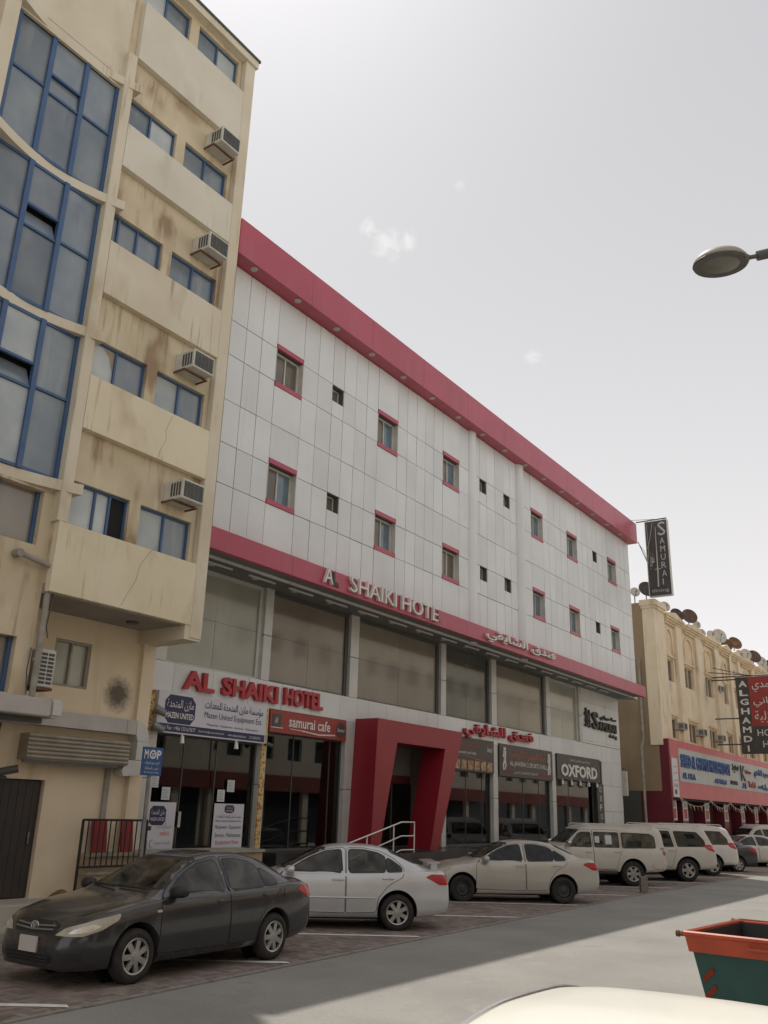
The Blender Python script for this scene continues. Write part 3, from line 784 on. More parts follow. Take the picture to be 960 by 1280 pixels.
lettering('\u0645\u0624\u0633\u0633\u0629 ' + MAZ + ' \u0644\u0644\u0645\u0639\u062f\u0627\u062a', x0 + 1.42, z0 + .60, 2.0, .23, y - .006, 'navy', s, 0, ar=True, bold=.01)
lettering('Mazen United Equipment Est.', x0 + 1.42, z0 + .39, 1.98, .18, y - .006, 'navy', s, 0)
lettering('Manpower - Equipment - Services - Maintenance', x0 + 1.52, z0 + .245, 1.75, .07, y - .006, 'navy', s, 0)
lettering('Tel / Fax : +966 133 617677', x0 + .12, z0 + .075, 1.05, .085, y - .006, 'print_white', s, 0)
lettering('Email: info@mazenunited.com', x0 + 1.28, z0 + .08, .82, .06, y - .006, 'print_white', s, 0)
lettering('www.mazenunited.com', x0 + 2.24, z0 + .08, .62, .06, y - .006, 'print_white', s, 0)
lettering('C.R. 2055018716', x0 + 2.98, z0 + .08, .4, .06, y - .006, 'print_white', s, 0)
def spot(parent, x, yy, z, mt='tube_white'):
    b = bm_(); tube(b, [(x, yy, z + .14), (x, yy - .03, z + .09)], .02, 8); tube(b, [(x, yy - .03, z + .10), (x, yy - .035, z - .06)], [.035, .055], 12); obj('spot_lamp', b, mt, parent, smooth=40)
spot(s, 14.18, .84, 3.46); spot(s, 15.92, .84, 3.46)
for zz, yy in ((4.02, .72), (3.66, .74)):
    b = bm_(); tube(b, [(13.38, .95, zz), (13.36, .80, zz + .02)], .03, 8); tube(b, [(13.28, .78, zz + .06), (13.48, .66, zz - .04)], [.10, .075], 14); obj('flood_lamp', b, 'metal_grey', s, smooth=40)
b = bm_(); tube(b, [(17.05, .93, 3.58), (17.05, .82, 3.58)], .025, 8); tube(b, [(17.0, .80, 3.6), (17.12, .72, 3.55)], .05, 12); obj('flood_lamp', b, 'dark_alu', s, smooth=40)
for i, (a, c) in enumerate(((13.24, 13.40), (16.99, 17.15))):
    for j, (za, zb) in enumerate(((1.15, 3.55), (3.55, 4.5))):
        if i == 0 and j == 0: continue
        o = bx('printed_strip', a, c, .955, .984, za, zb, 'floral', s)
# cafe sign
s = thing('shop_sign', 'red cafe sign with white lettering over the dark glass beside the portal', 'sign', (18.8, .95, 3.9))
bx('sign_board', 17.22, 20.44, .94, .99, 3.92, 4.48, 'sign_red', s)
lettering('samurai cafe', 17.95, 4.10, 1.75, .28, .935, 'print_white', s, 0, bold=.015)
for cx_, r_ in ((17.45, .0), (20.18, .21)):
    b = bm_()
    if r_: prism(b, [(cx_ + r_ * math.cos(t), 4.2 + r_ * math.sin(t)) for t in [math.pi * k / 12 for k in range(24)]], .932, .941, 'y')
    else: box(b, 17.3, 17.62, .932, .941, 4.06, 4.38)
    lg = obj('logo', b, 'sign_dark', s)
    lettering('Samurai' if r_ else '\u04dc', cx_ - (.17 if r_ else .08), 4.15, .34 if r_ else .16, .10 if r_ else .16, .929, 'print_white', lg, 0, shear=.3)
b = bm_(); tube(b, [(18.5, .93, 4.03), (19.2, .93, 3.985), (19.9, .93, 4.03)], .022, 6); tube(b, [(18.0, .93, 4.05), (18.5, .93, 4.03)], .012, 6); tube(b, [(17.25, .93, 4.04), (17.7, .93, 4.04)], .014, 6)
obj('sword_emblem', b, 'print_white', s)
# restaurant sign right of the portal
s = thing('shop_sign', 'dark brown restaurant sign with a row of small food pictures, partly behind the portal', 'sign', (27.6, .95, 3.5))
bx('sign_board', 25.85, 29.32, .94, .99, 3.46, 4.58, 'sign_brown', s)
lettering('\u0633\u0627\u0645\u0648\u0631\u0627\u064a', 26.7, 4.20, 1.5, .26, .935, 'print_red', s, 0, ar=True)
lettering('restaurant and cafe', 26.5, 4.03, 1.5, .10, .935, 'print_white', s, 0)
lettering('Samurai', 28.8, 4.18, .4, .18, .935, 'print_white', s, 0, shear=.4)
b = bm_(); tube(b, [(26.0, .935, 3.92), (27.2, .935, 3.95), (28.4, .935, 3.86), (29.25, .935, 3.78)], .014, 6); obj('gold_line', b, 'photo_food', s)
for k in range(6): bx('food_picture', 26.5 + k * .46, 26.5 + k * .46 + .36, .93, .941, 3.52, 3.82, 'photo_food', s)
# sports hall sign
s = thing('shop_sign', 'dark sports hall sign with red and white writing and two player figures', 'sign', (32, .95, 3.4))
bx('sign_board', 29.74, 34.34, .93, .985, 3.42, 4.56, 'sign_brown', s)
lettering('\u0635\u0627\u0644\u0629 \u0627\u0644\u062c\u0648\u0647\u0631\u0629 \u0662 \u0627\u0644\u0631\u064a\u0627\u0636\u064a\u0629', 30.5, 4.05, 3.2, .36, .925, 'print_orange', s, 0, ar=True)
lettering('AL-JAWERH 2 SPORTS HALL', 30.55, 3.77, 3.25, .22, .925, 'print_white', s, 0)
lettering('\u062a\u0633\u0644\u064a\u0629 \u0628\u0644\u064a\u0627\u0631\u062f\u0648 \u062a\u0646\u0633', 30.9, 3.54, 2.0, .13, .925, 'print_white', s, 0, ar=True)
lettering('0138 90 777', 29.85, 3.54, .9, .12, .925, 'print_red', s, 0); lettering('0138 90 777', 33.1, 3.54, .9, .12, .925, 'print_red', s, 0)
for x in (30.08, 33.95):
    b = bm_()
    for p in ([(x, .925, 4.42), (x, .925, 4.40)], ): tube(b, [(x, .925, 4.44), (x, .925, 4.32)], .05, 8)
    tube(b, [(x, .925, 4.31), (x + .03, .925, 4.0)], [.09, .06], 8); tube(b, [(x - .1, .925, 4.1), (x, .925, 4.25), (x + .12, .925, 4.42)], .03, 6)
    tube(b, [(x + .03, .925, 4.0), (x - .08, .925, 3.8), (x - .05, .925, 3.62)], [.05, .04, .03], 6); tube(b, [(x + .03, .925, 4.0), (x + .12, .925, 3.82), (x + .06, .925, 3.64)], [.05, .04, .03], 6)
    obj('player_figure', b, 'print_white', s)
# clothes shop signs
s = thing('shop_sign', 'dark clothes shop sign with large white slanted capitals', 'sign', (37, .95, 3.5))
bx('sign_board', 34.8, 39.45, .93, .985, 3.54, 4.54, 'sign_dark', s)
lettering('OXFORD', 35.15, 3.66, 3.9, .50, .925, 'print_white', s, .02, bold=.035)
lettering('\u0645\u062d\u0644 \u0623\u0643\u0633\u0641\u0648\u0631\u062f \u0644\u0644\u0645\u0644\u0627\u0628\u0633 \u0627\u0644\u062c\u0627\u0647\u0632\u0629', 36.1, 4.28, 2.2, .15, .925, 'print_white', s, 0, ar=True)
for k in range(5): spot(s, 35.2 + k * .93, .92, 3.40)
s = thing('vertical_shop_sign', 'narrow black upright sign with white capitals stacked beside the clothes shop window', 'sign', (39.4, .95, 1.2))
bx('sign_board', 39.02, 39.78, .94, .985, 1.08, 3.5, 'sign_dark', s)
for k, ch in enumerate('OXFORD'): lettering(ch, 39.28, 3.14 - k * .38, .25, .24, .935, 'print_white', s, 0, name='letter')
# wall letters of the upstairs restaurant
s = thing('wall_letter_sign', 'black raised restaurant letters on the white panels at the hotel right end', 'sign', (40, .99, 5.5))
lettering('S', 38.78, 5.86, .72, .78, .985, 'black_letter', s, .10, bold=.02)
lettering('AMURAI', 39.52, 5.86, 2.2, .40, .985, 'black_letter', s, .10, bold=.03)
lettering('\u0633\u0627\u0645\u0648\u0631\u0627\u064a', 39.8, 6.34, 2.0, .24, .985, 'black_letter', s, .08, ar=True, bold=.02)
lettering('dining', 40.85, 5.58, 1.0, .22, .985, 'black_letter', s, .06, bold=.02)
b = bm_()
for q in ((37.95, 38.62, 6.42, 6.5), (38.0, 38.58, 6.12, 6.2), (38.08, 38.16, 5.9, 6.72), (38.42, 38.5, 5.88, 6.66), (37.95, 38.62, 5.92, 6.0), (38.22, 38.36, 6.0, 6.42)): box(b, q[0], q[1], .90, .985, q[2], q[3])
obj('emblem', b, 'black_letter', s)
# tall blade sign at the roof corner (faces up the street)
def blade_text(body, y_left, z, w, h, x, material, parent, ar=False, name='lettering', bold=0.0):
    me = text_mesh(arabic(body) if ar else body, w, h, 0.0, 2, bold)
    o = place(name, me, material, parent, loc=(x, y_left, z)); o.rotation_euler = (0, 0, -math.pi / 2); return o
s = thing('blade_sign', 'tall black blade sign with stacked white capitals hung from the roof corner', 'sign', (42.6, -1.4, 12.5))
bx('sign_board', 42.6, 42.78, -1.96, -.88, 12.55, 16.4, 'sign_dark', s)
b = bm_()
for q in ((-1.99, -1.96, 12.52, 16.43), (-.88, -.85, 12.52, 16.43)): box(b, 42.57, 42.81, q[0], q[1], q[2], q[3])
box(b, 42.57, 42.81, -1.96, -.88, 12.52, 12.55); box(b, 42.57, 42.81, -1.96, -.88, 16.4, 16.43)
obj('sign_frame', b, 'frame_white', s)
for k, ch in enumerate('SAMURAI'):
    big_ = k == 0
    blade_text(ch, -1.50 if big_ else -1.56, 15.62 if big_ else 15.18 - (k - 1) * .42, .38 if big_ else .24 if ch != 'I' else .05, .72 if big_ else .32, 42.594, 'store_grey', s, name='letter')
blade_text('dining', -1.0, 12.68, .85, .22, 42.594, 'store_grey', s)
b = bm_(); tube(b, [(42.59, -1.38, 16.1), (42.59, -1.36, 13.9)], [.012, .03], 6); tube(b, [(42.59, -1.22, 13.9), (42.59, -1.36, 13.9), (42.59, -1.52, 13.9)], .02, 6); tube(b, [(42.59, -1.36, 13.9), (42.59, -1.34, 13.0)], .035, 6); obj('sword_emblem', b, 'frame_white', s)
blade_text('\u0633\u0627\u0645\u0648\u0631\u0627\u064a', -1.0, 13.9, .22, .95, 42.594, 'print_white', s, ar=True)
b = bm_(); tube(b, [(42.6, -.42, 16.5), (42.6, -1.97, 16.5)], .04, 6); tube(b, [(42.62, -.45, 15.45), (42.62, -.9, 14.2)], .02, 6); tube(b, [(42.0, -.3, 16.45), (42.6, -1.4, 16.52)], .012, 5)
tube(b, [(42.6, -1.0, 16.5), (42.62, -1.0, 16.4)], .02, 6); tube(b, [(42.6, -1.85, 16.5), (42.62, -1.85, 16.4)], .02, 6)
obj('bracket', b, 'dark_alu', s)
b = bm_(); tube(b, [(42.58, -.9, 15.0), (42.58, -1.05, 15.4), (42.58, -1.25, 16.35)], .012, 5); tube(b, [(42.58, -.95, 16.3), (42.58, -.98, 14.9), (42.58, -.9, 14.3)], .01, 5); tube(b, [(42.6, -.45, 15.4), (42.58, -.75, 14.9), (42.58, -.9, 14.2)], .018, 5); obj('cable', b, 'frame_white', s)

# posters and papers on the shop glass
def poster(x0, x1, z0, z1, label):
    s = thing('window_poster', label, 'poster', ((x0 + x1) / 2, 1.1, z0))
    bx('sheet', x0, x1, 1.095, 1.105, z0, z1, 'sign_white', s); return s
s = poster(13.42, 14.46, 1.15, 2.14, 'large white company poster on the shop glass just behind the blue parking sign post')
b = bm_(); prism(b, [(13.72, 1.72), (13.8, 1.66), (14.1, 1.66), (14.18, 1.74), (14.18, 1.98), (14.1, 2.06), (13.8, 2.06), (13.72, 1.98)], 1.090, 1.096, 'y'); lg = obj('logo', b, 'navy', s)
lettering(MAZ, 13.76, 1.85, .38, .14, 1.087, 'print_white', lg, 0, ar=True); lettering('MAZEN UNITED', 13.75, 1.75, .4, .07, 1.087, 'print_white', lg, 0)
lettering('\u0633\u0627\u0628\u0643', 13.98, 1.56, .38, .16, 1.092, 'print_grey', s, 0, ar=True); lettering('sabic', 14.06, 1.45, .28, .10, 1.092, 'print_orange', s, 0)
bx('logo', 13.68, 13.8, 1.090, 1.096, 1.55, 1.64, 'black_letter', s); bx('logo', 13.5, 13.72, 1.090, 1.096, 1.17, 1.36, 'navy', s)
lettering('\u0627\u0644\u0643\u0647\u0631\u0628\u0627\u0621 \u0627\u0644\u0633\u0639\u0648\u062f\u064a\u0629', 13.92, 1.25, .46, .09, 1.092, 'print_grey', s, 0, ar=True)
b = bm_(); tube(b, [(13.86 + .06 * math.cos(t), 1.092, 1.28 + .08 * math.sin(t)) for t in [1.2 + .5 * k for k in range(8)]], .008, 5); obj('logo', b, 'print_grey', s)
s = poster(15.66, 16.66, 1.15, 2.15, 'white poster with a red bottom line on the right half of the shop glass')
b = bm_(); prism(b, [(16.0, 1.98), (16.06, 1.94), (16.26, 1.94), (16.32, 1.98), (16.32, 2.08), (16.26, 2.12), (16.06, 2.12), (16.0, 2.08)], 1.090, 1.096, 'y'); lg = obj('logo', b, 'navy', s)
lettering(MAZ, 16.05, 2.03, .22, .06, 1.087, 'print_white', lg, 0, ar=True); lettering('MAZEN UNITED', 16.05, 1.97, .22, .04, 1.087, 'print_white', lg, 0)
lettering('\u0645\u0624\u0633\u0633\u0629 ' + MAZ + ' \u0644\u0644\u0645\u0639\u062f\u0627\u062a', 15.74, 1.81, .84, .10, 1.092, 'navy', s, 0, ar=True)
lettering('Mazen United Equipment Est.', 15.73, 1.725, .86, .065, 1.092, 'navy', s, 0)
lettering('Manpower - Equipment', 15.73, 1.56, .86, .11, 1.092, 'navy', s, 0); lettering('Services - Maintenance', 15.73, 1.40, .86, .10, 1.092, 'navy', s, 0)
lettering('Equipment Rent', 15.78, 1.22, .76, .12, 1.092, 'print_red', s, 0)
for x0, z0, lb in ((13.64, 2.44, 'highest left pale paper notice on the shop glass, beside the parking sign'), (14.0, 2.19, 'pale blue paper notice on the shop glass left of the door'), (15.72, 2.19, 'paper notice on the shop glass just above the white poster with red line'), (16.03, 2.42, 'rightmost and higher of the two paper notices right of the shop door')):
    s = tag(bx('paper_notice', x0, x0 + .24, 1.095, 1.103, z0, z0 + .27, 'paper'), lb, 'notice')
    b = bm_()
    for k in range(6): box(b, x0 + .03, x0 + .20 - .02 * (k % 3), 1.0935, 1.0955, z0 + .04 + k * .035, z0 + .05 + k * .035)
    obj('lines', b, 'print_grey', s)
# clothes shown in the shop window
for x, mt, lb in ((35.5, 'cloth_blue', 'light blue garment on a stand in the clothes shop window'), (37.0, 'cloth_white', 'white shirt on a stand in the clothes shop window'), (37.9, 'cloth_red', 'dark red garment on a stand in the clothes shop window')):
    s = thing('clothes_dummy', lb, 'dummy', (x, 1.42, 1.06))
    b = bm_(); lathe(b, [(.16, 1.4), (.20, 1.55), (.17, 1.8), (.21, 2.1), (.24, 2.3), (.10, 2.42), (.05, 2.5)], 12, Matrix.Translation((x, 1.42, 0)) @ Matrix.Diagonal((1.6, .7, 1, 1)))
    for sgn in (-1, 1): tube(b, [(x + sgn * .30, 1.42, 2.3), (x + sgn * .42, 1.42, 2.0), (x + sgn * .41, 1.40, 1.75)], [.08, .065, .05], 8)
    obj('shirt', b, mt, s, smooth=50)
    b = bm_(); tube(b, [(x, 1.42, 1.06), (x, 1.42, 1.45)], .02, 8); lathe(b, [(.0, 1.08), (.15, 1.07), (.16, 1.06)], 12, Matrix.Translation((x, 1.42, 0))); obj('stand', b, 'metal_grey', s)
# tan low wall in front of the equipment shop, with a capping course
s = thing('low_wall', 'low tan wall with pale capping in front of the equipment shop', 'wall', (14.5, .2, .1))
b = bm_(); box(b, 11.5, 16.35, .10, .95, .1, .80); box(b, 11.5, 16.35, .12, .95, .85, 1.12); obj('wall_body', b, 'plinth_tan', s)
for k in range(5): unit_box('cap_stone', 11.46 + k * .985, 11.46 + (k + 1) * .985 - .012, .06, .97, 1.122, 1.18, 'kerb', s)
for k in range(5): unit_box('ledge_stone', 11.46 + k * .985, 11.46 + (k + 1) * .985 - .012, .06, .97, .801, .85, 'kerb', s)
# black railing with red boards behind
s = thing('black_railing', 'short black metal railing beside the parking sign post', 'railing', (12.2, .0, .1))
for z_ in (1.78, .95):
    b = bm_(); tube(b, [(11.18, .0, z_), (12.72, .0, z_)], .022, 6); obj('rail', b, 'black_metal', s)
for k in range(13):
    x = 11.18 + k * 1.54 / 12; b = bm_(); tube(b, [(x, 0, .1 if k in (0, 12) else .95), (x, 0, 1.78)], .014 if k not in (0, 12) else .03, 6); obj('bar', b, 'black_metal', s)
b = bm_(); tube(b, [(11.18, .0, .6), (11.02, -.2, .14)], .02, 6); obj('brace', b, 'black_metal', s)
for x, w_, lb in ((11.62, .34, 'left red board leaning on the wall behind the black railing'), (12.32, .28, 'right red board leaning on the wall behind the black railing')):
    b = bm_(); box(b, 0, w_, 0, .05, 0, .62, Matrix.Rotation(R(-8), 3, 'X'), Vector((x, .20, 1.182)))
    tag(obj('red_board', b, 'red_board'), lb, 'board')
# brown sack on the pavement
b = bm_(); bmesh.ops.create_icosphere(b, subdivisions=3, radius=.2)
for v in b.verts:
    v.co *= 1 + .18 * math.sin(9 * v.co.x + 3) * math.cos(11 * v.co.z) + .1 * math.sin(17 * v.co.y); v.co.z *= 1.15; v.co += Vector((11.0, .12, .34))
tag(obj('brown_sack', b, 'cardboard', smooth=180), 'crumpled brown sack on the pavement by the black railing', 'sack')
# white tubular stair rail
s = thing('stair_rail', 'white tubular handrail rising to the red portal', 'handrail', (20.2, -.7, .1))
Y = -.72
b = bm_(); tube(b, [(18.1, Y, 1.22), (20.85, Y, 1.82), (21.5, Y, 1.82), (21.5, Y, 1.06)], .024, 8); obj('top_rail', b, 'chrome_rail', s, smooth=40)
b = bm_(); tube(b, [(18.6, Y, .95), (20.85, Y, 1.47), (21.5, Y, 1.47)], .02, 8); tube(b, [(19.4, Y, .78), (20.85, Y, 1.12), (21.5, Y, 1.12)], .02, 8); obj('lower_rail', b, 'chrome_rail', s, smooth=40)
for x, za, zb in ((19.3, .3, 1.47), (20.5, .8, 1.74), (21.5, 1.0, 1.3)):
    b = bm_(); tube(b, [(x, Y, za), (x, Y, zb)], .022, 8); obj('post', b, 'chrome_rail', s, smooth=40)
# blue parking sign on its post
s = thing('parking_sign', 'blue parking sign on a grey post behind the dark car', 'sign', (12.0, -.72, .12))
b = bm_(); tube(b, [(12.05, -.70, .12), (12.02, -.70, 3.05)], .04, 10); obj('post', b, 'metal_grey', s, smooth=40)
bx('plate', 11.76, 12.26, -.765, -.745, 2.61, 3.14, 'sign_blue', s)
lettering('M', 11.80, 2.92, .10, .17, -.768, 'print_white', s, 0, bold=.02); lettering('P', 12.11, 2.92, .11, .17, -.768, 'print_white', s, 0, bold=.03)
b = bm_(); lathe(b, [(.055, -.003), (.085, -.003), (.085, .003), (.055, .003)], 20, Matrix.Translation((12.01, -.767, 3.005)) @ Matrix.Rotation(R(90), 4, 'X'), True)
for k in range(3): tube(b, [(12.01, -.768, 3.005), (12.01 + .06 * math.cos(k * 2.1 + .5), -.768, 3.005 + .06 * math.sin(k * 2.1 + .5))], .012, 5)
obj('wheel_symbol', b, 'print_white', s)
lettering('\u0627\u062f\u0641\u0639 \u0631\u0633\u0648\u0645 \u0627\u0644\u0645\u0648\u0642\u0641', 11.82, 2.80, .38, .08, -.768, 'print_white', s, 0, ar=True); lettering('\u0644\u062a\u062c\u0646\u0628 \u0627\u0644\u0645\u062e\u0627\u0644\u0641\u0629', 11.84, 2.71, .34, .07, -.768, 'print_white', s, 0, ar=True)
lettering('Pay for your parking', 11.83, 2.65, .36, .04, -.768, 'print_white', s, 0)
# ================================================================== THE STAINED CONCRETE BUILDING ON THE LEFT
lb = thing('office_building', 'stained beige concrete building with blue framed windows and curved ledges', 'building', (9, 2, 0))
b = bm_(); box(b, -6, 12.72, -.55, 16, 5.75, 20.5); obj('core_wall', b, 'dark_void', lb)
FL = [(6.9, 7.8), (9.94, 10.82), (13.0, 13.80), (15.97, 16.80), (19.42, 20.33)]
WX = [(9.24, 10.65), (10.92, 12.30)]
holes = [(a, c, z0, z1) for a, c in WX for z0, z1 in FL] + [(7.62, 9.0, 19.42, 20.33)]
b = bm_()
wall_sheet(b, 9.05, 12.42, 5.6, 20.45, -.85, [h for h in holes if h[0] > 9.05], .16)
obj('recess_wall', b, 'beige_wall', lb)
sp = [(5.6, 6.9), (8.82, 9.94), (11.78, 13.0), (14.88, 15.97), (17.78, 19.42)]
for z0, z1 in sp:
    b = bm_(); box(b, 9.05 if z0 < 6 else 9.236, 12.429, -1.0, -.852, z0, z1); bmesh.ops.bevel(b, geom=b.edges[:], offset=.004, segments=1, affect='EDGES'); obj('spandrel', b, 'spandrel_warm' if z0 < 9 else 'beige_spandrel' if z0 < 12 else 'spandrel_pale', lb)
b = bm_(); box(b, 12.43, 12.76, -1.002, -.5, 5.34, 20.45); bmesh.ops.bevel(b, geom=b.edges[:], offset=.015, segments=1, affect='EDGES'); obj('edge_pier', b, 'beige_spandrel', lb)
b = bm_(); box(b, 12.70, 12.755, -.5, 16, 5.6, 20.45); obj('side_wall', b, 'beige_wall', lb)
b = bm_(); box(b, 6.2, 9.05, -.86, -.5, 16.8, 17.06); obj('upper_wall', b, 'beige_spandrel', lb)
b = bm_(); wall_sheet(b, -6, 9.05, 17.05, 20.45, -.86, [(7.62, 9.0, 19.42, 20.33), (5.9, 7.3, 19.42, 20.33)], .17); obj('upper_wall', b, 'beige_spandrel', lb)
for pl_ in ([(11.35, 9.9), (11.28, 9.72), (11.20, 9.5), (11.24, 9.3), (11.13, 9.05), (11.08, 8.84)], [(11.3, 7.0), (11.12, 6.78), (10.95, 6.5), (10.9, 6.2), (10.74, 5.9), (10.62, 5.65)]):
    b = bm_(); tube(b, [(x, -1.001, z) for x, z in pl_], .0045, 4); obj('crack', b, 'pipe', lb)
b = bm_(); box(b, -6, 12.8, -1.06, 16, 20.45, 20.66); obj('parapet', b, 'beige_spandrel', lb)
b = bm_(); box(b, -6, 12.84, -1.10, 16, 20.662, 20.72); obj('coping', b, 'dark_alu', lb)
b = bm_(); box(b, 9.0, 9.235, -.996, -.5, 6.9, 17.78); bmesh.ops.bevel(b, geom=b.edges[:], offset=.015, segments=1, affect='EDGES'); obj('pier', b, 'beige_spandrel', lb)
def blue_window(x0, x1, z0, z1, y, panes, splits=(.5,), opened=None):
    b = bm_(); t = .045
    xs = [x0] + [x0 + (x1 - x0) * s_ for s_ in splits] + [x1]
    box(b, x0, x0 + t, y - .05, y + .03, z0, z1); box(b, x1 - t, x1, y - .05, y + .03, z0, z1)
    box(b, x0 + t, x1 - t, y - .049, y + .03, z0, z0 + t); box(b, x0 + t, x1 - t, y - .049, y + .03, z1 - t, z1)
    for q in xs[1:-1]: box(b, q - t / 2, q + t / 2, y - .06, y + .03, z0 + t, z1 - t)
    w = obj('window', b, 'blue_frame', lb)
    for k in range(len(xs) - 1):
        mt = panes[k % len(panes)]
        bx('pane', xs[k] + (t if k == 0 else t / 2), xs[k + 1] - (t if k == len(xs) - 2 else t / 2), y - .01, y + .005, z0 + t, z1 - t, mt, w)
    return w
PA = [('pale_pane', 'dusty_pane', 'dark_void'), ('pale_pane', 'pale_pane', None), ('dusty_pane', 'dusty_pane', None), ('pale_pane', 'dusty_pane', None), ('pale_pane', 'dusty_pane', None)]
blue_window(9.24, 10.65, 6.9, 7.8, -.72, ('pale_pane', 'pale_pane', 'dark_void'), (.46, .70)); blue_window(10.92, 12.30, 6.9, 7.8, -.72, ('pale_pane', 'dusty_pane'))
blue_window(9.24, 10.65, 9.94, 10.82, -.72, ('pale_pane', 'dusty_pane'), (.48,)); blue_window(10.92, 12.30, 9.94, 10.82, -.72, ('pale_pane', 'dusty_pane'))
blue_window(9.24, 10.65, 13.0, 13.80, -.72, ('dusty_pane',), (.2, .55)); blue_window(10.92, 12.30, 13.0, 13.80, -.72, ('dusty_pane',))
blue_window(9.24, 10.65, 15.97, 16.80, -.72, ('dusty_pane', 'pale_pane')); blue_window(10.92, 12.30, 15.97, 16.80, -.72, ('dusty_pane',))
blue_window(9.24, 10.65, 19.42, 20.33, -.72, ('pale_pane', 'dusty_pane')); blue_window(10.92, 12.30, 19.42, 20.33, -.72, ('dusty_pane', 'pale_pane'))
blue_window(7.62, 9.0, 19.42, 20.33, -.72, ('dusty_pane',)); blue_window(5.9, 7.3, 19.42, 20.33, -.72, ('dusty_pane',))
b = bm_(); box(b, 9.0505, 9.235, -.851, -.5, 5.76, 6.9); obj('return_wall', b, 'beige_wall', lb)
# torn film behind one pane
b = bm_(); prism(b, [(9.62, 10.74), (9.9, 10.76), (9.9, 10.3), (9.84, 10.42), (9.78, 10.62)], -.7345, -.731, 'y'); obj('torn_film', b, 'plinth_tan', lb)
# overhang: soffit, beam, ceiling vent
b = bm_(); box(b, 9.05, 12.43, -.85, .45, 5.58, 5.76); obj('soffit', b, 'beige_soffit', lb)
b = bm_(); box(b, 12.30, 12.74, -.98, .45, 5.30, 5.62); obj('beam', b, 'beige_spandrel', lb)
b = bm_(); lathe(b, [(.0, -.05), (.10, -.05), (.13, -.03), (.13, 0)], 16, Matrix.Translation((11.55, -.25, 5.58))); obj('soffit_vent', b, 'dark_alu', lb)
# bay of three glazed storeys between ledges with a hollow curved front
PX = [6.60, 7.40, 8.20, 8.98]
for si, (z0, z1) in enumerate(((13.98, 16.86), (10.86, 13.78), (7.68, 10.68))):
    yb = -.76
    b = bm_(); t = .05
    for q in PX: box(b, q - t, q + t, yb - .06, yb + .04, z0, z1)
    box(b, PX[0], PX[-1], yb - .03, yb + .04, z0, z0 + .06); box(b, PX[0], PX[-1], yb - .03, yb + .04, z1 - .06, z1)
    h = z1 - z0
    for k in range(3):
        zs_ = (.54,) if k != 1 else (.68, .52)
        for q in zs_: box(b, PX[k] + t, PX[k + 1] - t, yb - .04, yb + .03, z0 + h * q - .025, z0 + h * q + .025)
    fr = obj('bay_frame', b, 'blue_frame', lb)
    for k in range(3):
        zz = [0, .54, 1] if k != 1 else [0, .52, .68, 1]
        for a, c in zip(zz, zz[1:]):
            za, zb = z0 + h * a + .03, z0 + h * c - .03
            if k == 1 and a == .52:
                bb = bm_(); box(bb, PX[k] + t + .01, PX[k + 1] - t - .01, -.008, .008, 0, zb - za - .005)
                for v in bb.verts: v.co = Matrix.Rotation(R(-24 if si else -7), 3, 'X') @ Vector((0, v.co.y, v.co.z)) + Vector((v.co.x, yb - .01, za))
                obj('open_vent', bb, 'dusty_pane', fr)
            else: bx('pane', PX[k] + t, PX[k + 1] - t, yb, yb + .012, za, zb, 'dusty_pane' if (k + si) % 3 else 'pale_pane' if si == 2 else 'dusty_pane', fr)
for z in (16.94, 13.88, 10.77, 7.57):
    b = bm_(); n = 16; pts = []
    for k in range(n + 1):
        u = k / n; x = 6.42 + u * 2.95; y = -.76 - .34 * (abs(2 * u - 1) ** 1.7)
        pts.append((x, y))
    prism(b, pts + [(9.37, -.5), (6.42, -.5)], z - .10, z + .10, 'z')
    bmesh.ops.triangulate(b, faces=[f for f in b.faces if len(f.verts) > 4]); obj('curved_ledge', b, 'beige_spandrel', lb)
b = bm_(); box(b, 6.2, 6.5, -.98, -.5, 3.8, 17.05); obj('pier', b, 'beige_spandrel', lb)
# wall left of the bay
b = bm_(); wall_sheet(b, -6, 6.2, 3.8, 17.05, -.86, [(4.6, 6.0, a, c) for a, c in FL[:4]] + [(4.6, 6.0, 3.95, 4.8)], .17); obj('left_wall', b, 'beige_wall', lb)
for a, c in FL[:4]: blue_window(4.6, 6.0, a, c, -.72, ('dusty_pane',))
# wall under the bay with two deep windows
b = bm_(); wall_sheet(b, 6.2, 9.05, 3.72, 7.47, -.78, [(7.1, 8.80, 6.40, 7.42), (7.1, 8.72, 3.80, 4.75)], .22); obj('lower_wall', b, 'beige_wall', lb)
b = bm_(); box(b, 9.0, 9.046, -.774, .40, 3.72, 5.575); obj('return_wall', b, 'beige_wall', lb)
for z0, z1, x1 in ((6.40, 7.42, 8.80), (3.80, 4.75, 8.72)):
    b = bm_(); box(b, x1 - .07, x1 - .005, -.66, -.57, z0, z1); w = obj('window', b, 'blue_frame', lb); bx('mullion', 7.95, 8.0, -.66, -.57, z0, z1, 'blue_frame', w)
    bx('pane', 7.1, 7.95, -.60, -.585, z0, z1, 'dusty_pane', w); bx('pane', 8.0, x1 - .07, -.60, -.585, z0, z1, 'film_pane', w)
